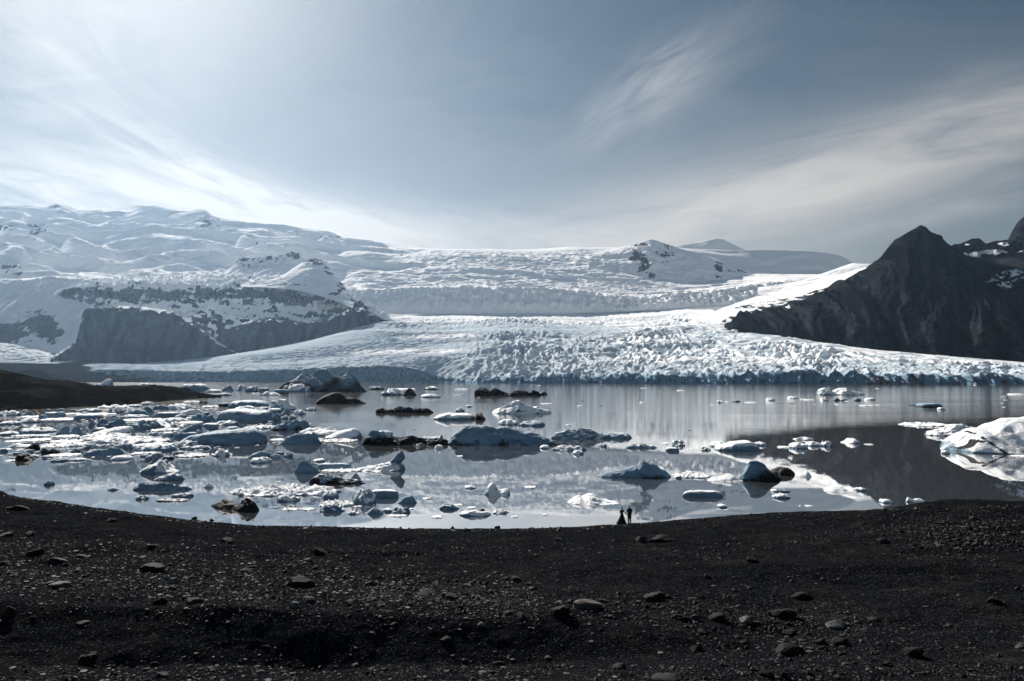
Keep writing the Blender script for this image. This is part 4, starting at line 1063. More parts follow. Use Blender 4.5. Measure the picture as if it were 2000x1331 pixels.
CHIPS = """1400,1412,782,787.5|chip of ice at the left end of the long drifting line on the right
1416,1425,783,785.5|flat chip second in the long drifting line of ice on the right
1430,1446,781,785.5|dark nosed chip third in the long drifting line of ice on the right
1455,1479,784,787|thin white strip fourth in the long drifting line of ice on the right
1496,1514,777,783|rough chip left of centre in the far drifting line on the right
1500,1511,785,788.5|flat chip below the rough one in the far drifting line
1515,1531,785,788.5|dark chip paired with the flat one in the far drifting line
1541,1553,785,788.5|dark chip at the right end of the nearer drifting line
1538,1557,774.5,779|brash lump below the left of the twin humped far iceberg
1563,1575,777,780.5|thin chip just right of the brash lump below the twin humped iceberg
1570,1594,778,782|long pale chip below the twin humped far iceberg
1602,1619,776,783|tallest knobbly chip below the twin humped far iceberg
1628,1641,778,783|dark chip below the right end of the twin humped iceberg
1641,1654,779,783.5|flat dark chip right of the dark one below the twin humped iceberg
1590,1595,787,789.5|isolated speck of ice below the knobbly chip
1630,1642,787,790.5|lone chip lower than the others below the twin humped iceberg
1668,1681,778,783|white chip right of the flat dark ones, far out
1690,1709,777,782|wide white chip at the right end of the far line
1711,1719,789,791.5|speck of ice right of the thin streak far out on the right
1322,1339,760,763.5|thin white streak of ice near the glacier front, right of centre
1298,1303,762,764.5|dark speck of ice near the glacier front, left of the thin white streak
1358,1365,761,763.5|dark speck of ice near the glacier front, right of the thin white streak
1134,1141,780,783.5|small dark chip farther out between the domed iceberg and the drifting line
1127,1139,790,793.5|small pale chip right of the domed iceberg
1167,1177,790,793.5|small dark chip right of the pale one beyond the domed iceberg
1249,1261,783,787|lone chip with a point in the streaky reflection
1054,1078,786,789.5|thin white strip above the right shoulder of the domed iceberg
1105,1118,827,831|small grey chip above the striated grey floe
1342,1351,838,841.5|lone dark chip in the streaky water above the loaf shaped berg
1650,1660,782,784.5|speck of ice between the far drifting chips
804,812,837,840|lone dark chip above the white wedge on the long dirty iceberg
820,830,812,814.5|first dark speck left of the speckled slab
832,838,812.5,815|second dark speck left of the speckled slab
812,820,868,873|white chip touching the foot of the long dirty iceberg
848,866,869,877.5|white lump where the long dirty and whale backed icebergs meet
892,905,889,892|thin white chip in the reflection of the whale backed iceberg
1042,1047,945,947|tiny speck above the slim flat floe in the centre
931,939,775,778|pale chip below the dark serrated iceberg's left end
870,880,768,771|white chip left of the dark serrated iceberg
880,908,770,773|thin broken strip left of the dark serrated iceberg
1385,1396,789,791|faint chip below the left end of the long drifting line
1250,1262,757,759|pale streak of ice close under the glacier in the centre
1050,1058,751,753.5|pale speck at the glacier front in the centre
1902,1908,750,753|white fragment at the foot of the glacier at the right
1710,1717,757,759.5|thin white chip right of the twin humped far iceberg
1955,1960,786,788|speck of ice at the far right above the cracked iceberg
1958,1964,794,796|second speck of ice at the far right above the cracked iceberg
1960,1967,780,782|third speck of ice at the far right above the cracked iceberg"""
ROCKS = """2,28,1181,1207|dark|angular|dark block at the left edge|dark angular boulder at the left edge of the black slope
44,76,1071,1089|dark|angular|wide dark boulder at far left|wide dark boulder at the far left of the upper stony belt
82,122,1086,1105|dark|rounded|long dark hump boulder|long dark hump shaped boulder right of the wide dark one at far left
273,318,1099,1122|dark|angular|big dark left boulder|biggest dark boulder of the left stony belt
320,347,1129,1142|pale|flat|pale tilted stone|pale tilted stone below the biggest dark boulder on the left
563,612,1125,1152|dark|rounded|big round dark boulder|big round dark boulder in the middle of the stony belt
560,584,1176,1189|pale|flat|pale wedge stone|pale wedge stone at the top of the black slope
205,223,1011,1021|dark|rounded|smooth stone near the left beach|smooth dark stone on the bare gravel of the left beach
89,131,1137,1147|pale|flat|long pale slab at left|long flat pale slab at the left of the stony belt
297,321,1165,1185|dark|angular|dark stone over the slope|dark angular stone at the upper lip of the black slope
360,393,1170,1182|grey|flat|flat grey slab on the lip|flat grey slab on the upper lip of the black slope
0,25,1037,1049|dark|flat|dark stone at the left edge|low dark stone at the left edge below the beach
47,66,1037,1049|dark|angular|dark stone near the left edge|dark stone just right of the low one at the left edge
611,633,1067,1086|dark|angular|white capped dark stone|dark stone with a light cap, behind the big round dark boulder
584,612,1167,1178|grey|flat|flat grey stone right of the wedge|flat grey stone right of the pale wedge stone
672,696,1172,1182|dark|rounded|round stone on the lip|round dark stone on the lip of the black slope, left of centre
432,454,1050,1061|dark|angular|dark stone on the upper left gravel|dark stone on the gravel between the left beach and the stony belt
143,169,1083,1091|grey|flat|flat grey stone at left|flat grey stone right of the long dark hump boulder
1117,1178,1171,1193|pale|angular|big pale slab|big pale slab of rock in the centre, the palest boulder
1073,1113,1180,1209|dark|angular|upright dark boulder|upright dark pointed boulder just left of the big pale slab
1009,1027,1196,1211|grey|angular|grey stone left of the upright boulder|grey stone left of the upright pointed boulder
1257,1300,1156,1178|dark|angular|jagged dark boulder|jagged dark boulder right of the big pale slab
1310,1347,1198,1214|dark|rounded|round dark right boulder|round dark boulder right of centre below the jagged one
1271,1319,1042,1061|dark|rounded|smooth black hump|smooth black hump lying on bare gravel near the couple
1241,1262,1047,1059|grey|angular|grey stone by the black hump|grey stone touching the left side of the smooth black hump
818,850,1153,1164|dark|flat|flat dark centre stone|flat dark stone in the stony belt left of the big pale slab
1283,1337,1316,1336|grey|rounded|grey boulder at the bottom edge|grey rounded boulder cut by the bottom edge of the photo
715,730,1308,1321|dark|angular|dark stone at the bottom|dark angular stone at the foot of the black slope
686,695,1297,1304|pale|angular|white stone at the bottom|small white stone beside the dark one at the foot of the slope
933,948,1216,1225|pale|flat|pale shard|pale leaning shard alone on the black slope
990,998,1280,1286|pale|flat|white chip on the slope|white chip alone low on the black slope
1503,1560,1188,1213|dark|angular|large rough boulder|large rough boulder with stones heaped against it, right of centre
1611,1654,1212,1229|pale|flat|pale flat boulder on the right|pale flat boulder right of the large rough one
1384,1420,1197,1215|dark|rounded|dark hump stone|dark hump stone left of the large rough boulder
1411,1423,1184,1196|pale|angular|bright small block|bright small block above the dark hump stone
1347,1367,1199,1213|grey|angular|grey block by the round boulder|grey block between the round dark boulder and the dark hump stone
1442,1476,1206,1219|pale|flat|pale plate|pale thin plate left of the large rough boulder
1552,1584,1158,1170|dark|flat|long flat stone behind|long flat dark stone behind the large rough boulder
1701,1721,1204,1215|grey|rounded|grey stone right of the flat boulder|grey stone alone right of the pale flat boulder
1769,1805,1262,1285|dark|angular|dark pyramid rock|dark pyramid shaped rock in the lower right
1625,1661,1243,1264|dark|rounded|black lump|black rounded lump below the pale flat boulder
1594,1614,1246,1262|dark|angular|dark block by the lump|dark block just left of the black rounded lump
1517,1574,1264,1280|dark|flat|long dark ledge|long dark ledge of rock in the lower right
1531,1563,1227,1241|dark|flat|dark plate below the rough boulder|dark tilted plate below the large rough boulder
1363,1390,1230,1241|dark|flat|dark plate below the hump stone|dark plate below the dark hump stone
1408,1423,1292,1303|grey|angular|lower grey stone|grey angular stone low on the right, below the dark plate
1524,1539,1311,1322|dark|angular|first bottom stone|dark stone near the bottom edge, left of a similar pair
1576,1590,1310,1322|dark|angular|second bottom stone|dark stone near the bottom edge, right of a similar pair
1984,2006,1258,1268|pale|flat|pale stone at the right edge|pale stone cut by the right edge in the lower corner
1859,1866,1126,1132|pale|angular|white pebble|single white pebble on bare gravel at right
1930,1961,1168,1178|dark|flat|dark flat stone on the brown patch|dark flat stone on the brownish patch at right
1461,1483,1088,1100|dark|angular|dark stone on the upper right gravel|dark stone on the gravel above the belt right of centre
1373,1389,1120,1129|grey|flat|grey stone on the right flat|grey flat stone on smooth gravel right of centre
372,384,1008,1017|dark|rounded|round stone on the waterline|round dark stone on the left waterline, farther one
407,418,1012,1020|dark|rounded|nearer round waterline stone|round dark stone on the left waterline, nearer one
965,977,1026,1034|dark|angular|dark stone on the centre waterline|dark stone on the waterline in the centre
905,919,1030,1039|dark|rounded|low stone near the centre waterline|low dark stone just below the waterline stones in the centre
10,45,987,998|dark|flat|low dark rock on the far left beach|low dark rock on the far left beach beside the water"""
# ---------------------------------------------------------------- floating ice
M_ice, t, b = new_mat('glacier_ice_block', .8, .12)
p = pos(t)
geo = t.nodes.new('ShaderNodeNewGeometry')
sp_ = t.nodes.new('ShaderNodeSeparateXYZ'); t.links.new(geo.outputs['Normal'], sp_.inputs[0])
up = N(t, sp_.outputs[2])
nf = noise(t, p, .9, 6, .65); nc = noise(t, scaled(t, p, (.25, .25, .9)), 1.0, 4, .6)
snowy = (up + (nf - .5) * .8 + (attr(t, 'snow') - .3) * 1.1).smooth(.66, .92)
c = mixc(t, nc.smooth(.3, .7), (.10, .18, .25), (.20, .30, .38))  # blue ice of the steep faces, darkened to stand in for their shade
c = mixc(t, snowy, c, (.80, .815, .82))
dirt = (attr(t, 'dirt') + (nf - .5) * .55 + (noise(t, p, 4.5, 4, .7) - .5) * .35)
c = mixc(t, dirt.smooth(.46, .66), c, (.014, .0138, .014))
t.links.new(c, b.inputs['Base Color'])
bump(t, b, noise(t, p, 1.3, 8, .68), .55, .5)


def berg_mesh(name, x0, x1, yt, yb, kind, ratio, dirt, prof, seed, cracks=(), snow=.3):
    hp = yb - yt
    xc = .5 * (x0 + x1)
    Yn = float(water_Y(yb))
    W = (x1 - x0) / FPX * Yn
    frac = {'f': .76, 'd': .46, 'b': .28, 'k': .48}.get(kind)
    if frac:
        D = float(water_Y(yb - frac * hp)) - Yn
        D = min(max(D, .22 * W), 1.3 * W)
    else:
        D = ratio * W
        if kind in 'pq' and snow > .45: D = 1.35 * ratio * W
        elif kind in 'pq': D = min(ratio * .75 * W, 1.15 * hp / FPX * Yn + .09 * W)
        D = max(D, .2 * W)
    Yc = Yn + D * .5
    W = (x1 - x0) / FPX * Yc
    Xc = float(P(xc, yb, Yc)[0])
    if kind == 'f':
        Ht = .34 * hp / FPX * Yc
    else:
        Ht = float(P(xc, yt, Yc)[2])
    nth = int(np.clip((x1 - x0) * 1.3, 22, 320)); nr = int(np.clip(hp * 1.0, 8, 34))
    th = np.arange(nth) / nth * 2 * np.pi
    r = 1 - (1 - np.arange(1, nr + 1) / nr) ** 1.6
    ct, st = np.cos(th), np.sin(th)
    se = {'f': 2.3, 'd': 2.2, 'b': 3.2, 'k': 2.2, 'p': 2.5, 'q': 2.4, 'r': 2.2}[kind]
    rho = (np.abs(ct) ** se + np.abs(st) ** se) ** (-1 / se)
    am = {'f': .55, 'd': .34, 'b': .16, 'k': .45, 'p': .16, 'q': .26, 'r': .18}[kind]
    q3 = np.stack([ct * 1.5, st * 1.5, np.full(nth, seed * 1.7)], -1)
    rho = rho * (1 + am * fbm3(q3, 4, seed, .6))
    rho = rho / max(np.abs(rho * ct).max(), 1e-6)
    rr = np.concatenate([r, [.992, .95]])
    rc = np.minimum(rr, 1.0)
    XX = rr[:, None] * (rho * ct)[None]; YY = rr[:, None] * np.clip(rho * st, -1.05, 1.05)[None]
    r2 = r[:, None]
    if prof is not None:
        pa = np.array(prof, float)
        hz_ = np.array([max(0.0, float(P(a_, b_, Yc)[2])) for a_, b_ in pa])
        xf = (pa[:, 0] - xc) / ((x1 - x0) / 2)
        prf = np.interp(XX[:nr], xf, hz_)
    else:
        prf = np.full((nr, nth), Ht)
    a_, b_ = XX[:nr], YY[:nr]
    nz = fbm2(a_ * W / max(3 * Ht, .2 * W) * 1.3 + seed * 3.1, b_ * D / max(3 * Ht, .2 * W) * 1.3, 4, seed)
    if kind == 'f':
        e = 9; h = Ht * (.55 + 1.5 * np.clip(nz, -.3, 1) + .45 * np.clip(ridged2(a_ * 1.3 + seed, b_ * .8, 2, seed + 3) - .35, 0, 1) ** 1.5) * (1 - .15 * r2 ** 2)
        h = np.maximum(h, .32 * Ht)
    elif kind == 'd':
        e = 3.0; sk = .45 * math.sin(seed * 1.9)
        h = Ht * (.62 + .52 * np.clip(ridged2(a_ * 1.1 + seed * 2.3, b_ * .9, 3, seed + 3), 0, 1) ** 1.2 - .35 * sk * a_) * (1 + .2 * nz)
        h = h * Ht / max(1e-6, h.max())
    elif kind == 'b':
        e = 7; h = prf * (1 + .10 * nz)
    elif kind == 'k':
        e = 3.2; rg = ridged2(a_ * 1.25 + seed + .5 * b_, b_ * 1.0, 2, seed + 3)
        h = Ht * np.clip(.08 + 1.25 * np.clip(rg, 0, 1) ** 1.3, 0, 1.08)
        if prof is not None: h = prf * np.clip(.55 + .6 * rg, 0, 1.05)
    elif kind == 'r':
        e = 4; h = prf * (1 - .75 * np.abs(b_) ** 1.3)
    else:
        y0 = .12 * math.sin(seed * 2.1) + .22
        cr = 1 - .72 * np.clip(np.abs(b_ - y0), 0, 1.2) ** (1.8 if snow > .45 else 1.35)
        e = 6
        h = prf * cr
        if kind == 'q':
            h = h * (.86 + .34 * ridged2(a_ * W / max(Ht, .06 * W) * .45 + b_ * 1.2, b_ * D / max(Ht, .06 * W) * .5 + seed, 4, seed + 5))
        else:
            h = h * (1 + .14 * nz)
    edge = np.clip(1 - r2 ** e, 0, 1) ** .55
    Zt = h * edge
    Zall = np.concatenate([Zt, np.full((1, nth), -.10 * Ht - .03), np.full((1, nth), -.35 * Ht - .25)], 0)
    Zc = Zt[0].mean()
    V = np.stack([XX * W / 2, YY * D / 2, Zall], -1)
    # furrows and facets
    fr = 1.0 / max(Ht * .9, .05 * W)
    da = {'f': .07, 'd': .085, 'b': .06, 'k': .13, 'p': .065, 'q': .14, 'r': .065}[kind] * min(2.2 * Ht, .22 * W)
    Q = V * np.array([fr, fr, fr * .7]) + seed * 1.37
    dz = np.stack([fbm3(Q, 3, seed + k, .6) for k in (11, 12, 13)], -1) * 2.4
    w = np.ones((nr + 2, 1, 1)); w[-2:] = .3
    V = V + dz * da * w * np.array([1, 1, .6])
    V[-1, :, 2] = np.minimum(V[-1, :, 2], -.2); V[-2, :, 2] = np.minimum(V[-2, :, 2], -.02)
    dv = dirt + .34 * fbm3(Q * .8, 3, seed + 21)
    if 0 < dirt < 1:
        dv = dv + .16 * np.clip(1 - V[..., 2] / (.35 * Ht + 1e-6), -1, 1) * min(1, dirt * 2.5)
    if dirt >= 1: dv = dv * 0 + 1.05 + .3 * fbm3(Q, 3, seed + 22)
    if dirt == 0: dv = dv * 0
    for sg in cracks:                                       # dark lines along the cracks
        vx = xc + V[..., 0] / (W / 2) * (x1 - x0) / 2
        vy = yb - V[..., 2] / Yc * FPX
        (ax0, ay0), (ax1, ay1) = sg
        tt = np.clip(((vx - ax0) * (ax1 - ax0) + (vy - ay0) * (ay1 - ay0)) / ((ax1 - ax0) ** 2 + (ay1 - ay0) ** 2), 0, 1)
        dd = np.hypot(vx - ax0 - tt * (ax1 - ax0), vy - ay0 - tt * (ay1 - ay0)) + .6 * fbm3(Q * 3, 2, 5)
        dv = np.maximum(dv, 1.1 * (1 - sstep(.9, 2.4, dd)))
    cv = V[0].mean(0)
    Vf = np.concatenate([V.reshape(-1, 3), cv[None]]); dvf = np.concatenate([dv.ravel(), [dv[0].mean()]])
    F = grid_faces(nr + 2, nth, True)[:, ::-1]
    ci = len(Vf) - 1
    tri = np.stack([np.full(nth, ci), np.arange(nth), (np.arange(nth) + 1) % nth, np.full(nth, ci)], -1)
    me = bpy.data.meshes.new(name)
    fl = np.concatenate([F.ravel(), tri[:, :3].ravel()]).astype(np.int32)
    st_ = np.concatenate([np.arange(0, F.size, 4), F.size + np.arange(0, nth * 3, 3)]).astype(np.int32)
    me.vertices.add(len(Vf)); me.vertices.foreach_set('co', Vf.astype(np.float32).ravel())
    me.loops.add(len(fl)); me.loops.foreach_set('vertex_index', fl)
    me.polygons.add(len(st_)); me.polygons.foreach_set('loop_start', st_)
    me.polygons.foreach_set('use_smooth', np.full(len(st_), True))
    me.attributes.new('snow', 'FLOAT', 'POINT').data.foreach_set('value', np.full(len(Vf), snow, np.float32))
    me.attributes.new('dirt', 'FLOAT', 'POINT').data.foreach_set('value', dvf.astype(np.float32))
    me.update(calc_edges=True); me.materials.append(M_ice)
    return me, (Xc, Yc, 0.0)


def ice_group(x, yb):
    if yb < 782: return 'ice far out before the glacier'
    if yb > 923: return 'ice scattered off the near shore'
    if x < 625: return 'pack of ice filling the left of the lagoon'
    return 'ice drifting in the middle of the lagoon'


def snow_of(lab):
    if lab.startswith('big sunlit'): return .47
    for w_ in lab.replace('-', ' ').split()[:6]:
        if w_ in ('dark', 'black', 'darkest'): return .05
        if w_ == 'blue': return .12
        if w_ in ('white', 'bright', 'whiter', 'whitest'): return .58
        if w_ in ('pale', 'crystalline', 'boot'): return .48
    return .33


SEAMS = {'big sunlit cracked white': [((1893, 845), (1903, 868)), ((1903, 868), (1913, 888)), ((1862, 884), (1878, 874)), ((1878, 874), (1886, 868)), ((1886, 868), (1896, 869))]}
for i, ln in enumerate(BERGS.strip().split('\n')):
    box, kd, dr, pr, lab = ln.split('|')
    x0, x1, yt, yb = (float(q) for q in box.split(','))
    kind, ratio = kd[0], float(kd[1:] or .6)
    prof = [tuple(float(z_) for z_ in q.split(',')) for q in pr.split()] or None
    nm = 'ice_floe' if kind == 'f' else 'iceberg' if (yb - yt > 13 or x1 - x0 > 45) else 'ice_block'
    me, loc = berg_mesh(nm, x0, x1, yt, yb, kind, ratio, float(dr), prof, i + 1, SEAMS.get(lab.split(' iceberg')[0], ()), snow_of(lab))
    o = link(nm, me); o.location = loc
    if lab.startswith('black debris covered berg near'):
        o.rotation_euler.z = -.55; o.scale = (1.12, 1, 1)
    tag(o, lab, nm.replace('_', ' ').replace('iceberg', 'iceberg'), ice_group(.5 * (x0 + x1), yb))
    if lab.startswith('white floe carrying'): spire_host = o
for i, ln in enumerate(CHIPS.strip().split('\n')):
    box, lab = ln.split('|')
    x0, x1, yt, yb = (float(q) for q in box.split(','))
    kind = 'k' if (yb - yt) > 4 else 'f'
    me, loc = berg_mesh('ice_chip', x0, x1, yt, yb, kind, .6, .55 if 'dark' in lab else .12, None, 400 + i, (), .1 if 'dark' in lab else .9)
    o = link('ice_chip', me); o.location = loc
    tag(o, lab, 'ice chip', 'loose ice chips on the open water')

# brash too small and too many to count, between the floes of the left field
gb = np.random.default_rng(5)
bv, bf_, off = [], [], 0
nb = 0
while nb < 620:
    px, py = gb.uniform(-10, 640), gb.uniform(788, 902)
    lo_, hi_ = np.interp(px, [0, 200, 330, 450, 640], [800, 793, 786, 800, 822]), np.interp(px, [0, 100, 260, 360, 520, 640], [896, 898, 890, 888, 872, 862])
    if py < lo_ or py > hi_ or perlin2(px / 60, py / 14, 3) < -.25: continue
    nb += 1
    Yb = float(water_Y(py)); w = gb.uniform(2.2, 9.0) / FPX * Yb * .5; d_ = w * gb.uniform(.5, 1.3); hh = gb.uniform(.10, .34) * (w ** .5)
    n = 11; th = np.arange(n) / n * 2 * np.pi
    ro = 1 + gb.uniform(-.34, .34, n)
    xb = float(P(px, py, Yb)[0])
    ringz = [(1.0, -.15), (1.04, hh * .45), (.80, hh * .9), (.38, hh * gb.uniform(.8, 1.5))]
    V = np.concatenate([np.stack([xb + w * ro * np.cos(th) * k, Yb + d_ * ro * np.sin(th) * k, np.full(n, z_) + (gb.uniform(-.12, .12, n) * hh if z_ > 0 else 0)], -1) for k, z_ in ringz] + [np.array([[xb, Yb, ringz[-1][1]]])])
    F = grid_faces(4, n, True)
    tri = np.stack([np.full(n, 4 * n), 3 * n + (np.arange(n) + 1) % n, 3 * n + np.arange(n)], -1)[:, ::-1]
    F3 = np.concatenate([F[:, [0, 1, 2]], F[:, [0, 2, 3]], tri])
    bv.append(V); bf_.append(F3 + off); off += len(V)
bvv = np.concatenate(bv)
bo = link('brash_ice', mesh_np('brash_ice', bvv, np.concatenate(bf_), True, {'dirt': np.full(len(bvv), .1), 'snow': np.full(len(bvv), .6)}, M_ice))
tag(bo, 'tiny broken pieces of brash ice filling the gaps between the floes on the left', 'brash ice', kind='stuff')

# leaning slab of ice balanced on its floe: stem and head, lofted rings along a bent axis
Yh = spire_host.location.y
axis = [(772, 921, 18), (772, 916, 16), (774, 910, 10), (776, 906.5, 6.5), (776, 904, 7.0), (775.5, 901.5, 13.0), (776.5, 898.5, 15.0), (779, 893, 11.5), (781, 888, 7.6), (782.3, 884, 4.8), (783, 881.5, 1.8)]
nth = 28
th = np.arange(nth) / nth * 2 * np.pi
rings = []
for k, (ax_, ay_, hw) in enumerate(axis):
    cx_, cy_, cz_ = (float(q) for q in P(ax_, ay_, Yh))
    s_ = hw / FPX * Yh
    se = 3.2
    rho = (np.abs(np.cos(th)) ** se + np.abs(np.sin(th)) ** se) ** (-1 / se)
    ex = np.cos(th) * rho * s_
    tl = .22 if k >= 5 else 0.0
    rings.append(np.stack([cx_ + ex, Yh + np.sin(th) * rho * s_ * .7, cz_ + ex * tl], -1))
rings = np.array(rings)
fine = []
for k in range(len(rings) - 1):
    for q in range(3):
        fine.append(rings[k] + (rings[k + 1] - rings[k]) * q / 3)
fine.append(rings[-1]); V = np.array(fine)
for _ in range(1): V[1:-1] = .25 * V[:-2] + .5 * V[1:-1] + .25 * V[2:]
V = V + .07 * np.stack([fbm3(V * 1.1, 3, k) for k in (31, 32, 33)], -1)
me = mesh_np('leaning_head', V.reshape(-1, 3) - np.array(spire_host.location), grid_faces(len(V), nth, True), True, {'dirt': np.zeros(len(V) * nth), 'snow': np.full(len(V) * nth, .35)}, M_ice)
o = link('leaning_head', me, spire_host)
o['label'] = 'slanted block of ice balanced on a thin neck'
# ---------------------------------------------------------------- stones
import bmesh


def ico(sub):
    bm = bmesh.new(); bmesh.ops.create_icosphere(bm, subdivisions=sub, radius=1.0)
    V = np.array([v.co[:] for v in bm.verts]); F = np.array([[v.index for v in f.verts] for f in bm.faces]); bm.free()
    return V, F


ICO = {k: ico(k) for k in (1, 2, 3)}


def stone(sub, seed, nplanes=13, flat=1.0, rough=.05, roundness=.0):
    """angular stone: a sphere cut by random planes"""
    g = np.random.default_rng(seed)
    V, F = ICO[sub]
    n = g.normal(size=(nplanes, 3)); n /= np.linalg.norm(n, axis=1)[:, None]
    d = g.uniform(.52 + .3 * roundness, .95, nplanes)
    dots = V @ n.T
    rad = np.where(dots > .05, d[None] / np.maximum(dots, .05), 9).min(1)
    rad = np.minimum(rad, 1.12)
    Q = V * rad[:, None]
    Q = Q * (1 + rough * fbm3(V * 2.2 + seed, 3, seed % 50, .6))[:, None]
    Q[:, 2] *= flat
    return Q, F


def stone_mat(name, col, col2):
    m, t, b = new_mat(name, .85, .07)
    tcn = t.nodes.new('ShaderNodeTexCoord')
    oi = t.nodes.new('ShaderNodeObjectInfo')
    ov = t.nodes.new('ShaderNodeVectorMath'); ov.operation = 'ADD'
    t.links.new(tcn.outputs['Object'], ov.inputs[0])
    rv = N(t, oi.outputs['Random']) * 40.0
    t.links.new(comb(t, rv, rv, rv), ov.inputs[1])
    n1 = noise(t, ov.outputs[0], 2.2, 6, .7); n2 = noise(t, ov.outputs[0], 9.0, 4, .7)
    t.links.new(mixc(t, n1.smooth(.3, .7), col, col2), b.inputs['Base Color'])
    bump(t, b, n1 * .6 + n2 * .4, .6, .12)
    return m


M_st = {'dark': stone_mat('dark_basalt', (.004, .004, .0044), (.011, .0108, .0105)),
        'grey': stone_mat('grey_stone', (.010, .0105, .0115), (.028, .0285, .0295)),
        'pale': stone_mat('pale_stone', (.038, .038, .037), (.095, .094, .090))}
PROTO = []
for k in range(16):
    fl = (.42, .7, .9, .55)[k % 4]
    form = ('flat', 'angular', 'rounded', 'flat')[k % 4]
    Q, F = stone(3, 900 + k, 12 if form != 'rounded' else 24, fl, .10, .5 if form == 'rounded' else 0)
    me = mesh_np('stone', Q, F, False, None, M_st['dark'])
    PROTO.append((form, fl, me))


def put_stone(px0, px1, pyt, pyb, tone, form, seed):
    """stone whose outline spans the pixel box and which sits on the shore"""
    loc, nor = hit(.5 * (px0 + px1), pyb - .15 * (pyb - pyt))
    if loc is None: return None, None
    Yd = loc.y
    w = (px1 - px0) / FPX * Yd; h = (pyb - pyt) / FPX * Yd
    g = np.random.default_rng(seed)
    cand = [q for q in range(16) if PROTO[q][0] == form]
    form_, fl, me = PROTO[cand[seed % len(cand)]]
    o = bpy.data.objects.new('boulder' if w > .8 else 'stone', me); COL.objects.link(o)
    sx_ = w / 1.72; sz_ = max(h, .22 * w) / (1.45 * fl)
    o.scale = (sx_, sx_ * g.uniform(.7, .95), sz_)
    o.rotation_euler = (g.uniform(-.12, .12), g.uniform(-.12, .12), g.uniform(-.5, .5) + (math.pi if g.random() < .5 else 0))
    o.location = (loc.x, loc.y + .25 * w, loc.z + .02 * sz_ * fl)
    o.material_slots[0].link = 'OBJECT'; o.material_slots[0].material = M_st[tone]
    return o, loc


LM = []
for i, ln in enumerate(ROCKS.strip().split('\n')):
    box, tone, form, ref, lab = ln.split('|')
    b4 = [float(q) for q in box.split(',')]
    o, loc = put_stone(*b4, tone, form, 3000 + i)
    if o is None: continue
    tag(o, lab, o.name.split('.')[0], 'stones on the black shore')
    LM.append((.5 * (b4[0] + b4[1]), .5 * (b4[2] + b4[3]), ref, loc.copy()))


def density(px, py):
    """how stony the shore looks at a photograph pixel"""
    d = .07 + .05 * np.sin(px * .013 + py * .05)
    d += 1.0 * np.exp(-((py - (1135 + .05 * (px - 300))) / 42) ** 2) * (px < 1050)
    d += .75 * np.exp(-((py - (1175 + .06 * (px - 1000))) / 30) ** 2) * (px > 700) * (px < 1700)
    d += .6 * np.exp(-((py - 1060 - .06 * px) / 22) ** 2) * (px < 700)
    d += 1.9 * np.exp(-((px - 1880) / 130) ** 2 - ((py - 1040) / 40) ** 2)
    d += .8 * np.exp(-((py - (1060 - .14 * (px - 1560))) / 9) ** 2) * (px > 1480) * (px < 1860)
    d += .4 * np.exp(-((py - 1075) / 16) ** 2) * (px > 640) * (px < 1450)
    d += .4 * np.exp(-((px - 1650) / 300) ** 2 - ((py - 1260) / 45) ** 2)
    d += .30 * (py > 1300)
    edge_ = np.interp(px, sh[:, 0], sh[:, 1])
    d += .9 * np.exp(-((py - edge_ - 3) / 4.0) ** 2)
    d *= 1 - .85 * np.exp(-((py - 1252) / 36) ** 2) * (px < 1350)
    return d


# the larger loose stones, each one its own object
ORD = ['', 'second ', 'third ', 'fourth ', 'fifth ', 'sixth ', 'seventh ', 'eighth ', 'ninth ', 'tenth ', 'eleventh ', 'twelfth ']
g = np.random.default_rng(77)
cands = []
while len(cands) < 300 - len(LM):
    px, py = g.uniform(-5, 2005), g.uniform(985, 1329)
    if py < np.interp(px, sh[:, 0], sh[:, 1]) + 3 or g.random() > density(px, py): continue
    if any(abs(px - q[0]) < 20 and abs(py - q[1]) < 11 for q in LM): continue
    if any(abs(px - q[0]) < 16 and abs(py - q[1]) < 7 for q in cands): continue
    cands.append((px, py))
recs = []
for i, (px, py) in enumerate(cands):
    near = max(0.0, (py - 1000) / 330)
    w = (6 + 8 * near) * float(np.clip(g.lognormal(.05, .35), .7, 2.4))
    form = ('flat', 'flat', 'angular', 'rounded')[g.integers(4)]
    hh = w * {'flat': .34, 'angular': .55, 'rounded': .6}[form]
    tone = ('dark', 'dark', 'dark', 'dark', 'dark', 'grey', 'grey', 'grey', 'grey', 'pale')[g.integers(10)]
    o, loc = put_stone(px - w / 2, px + w / 2, py - hh, py, tone, form, 4000 + i)
    if o is None: continue
    best = min(LM, key=lambda q: ((q[0] - px) / 1.6) ** 2 + ((q[1] - py) * 1.6) ** 2)
    dx, dy = px - best[0], (py - best[1]) * 2.2
    side = ('right of' if dx > 0 else 'left of') if abs(dx) > abs(dy) else ('nearer than' if dy > 0 else 'beyond')
    recs.append((best[2], side, tone, form, math.hypot(dx, dy), o))
byk = {}
for q in sorted(recs, key=lambda q: q[4]):
    k = q[:4]; n = byk[k] = byk.get(k, 0) + 1
    o = q[5]
    tag(o, '%s%s %s stone %s the %s' % (ORD[n - 1], q[2], q[3], q[1], q[0]), 'stone', 'stones on the black shore')

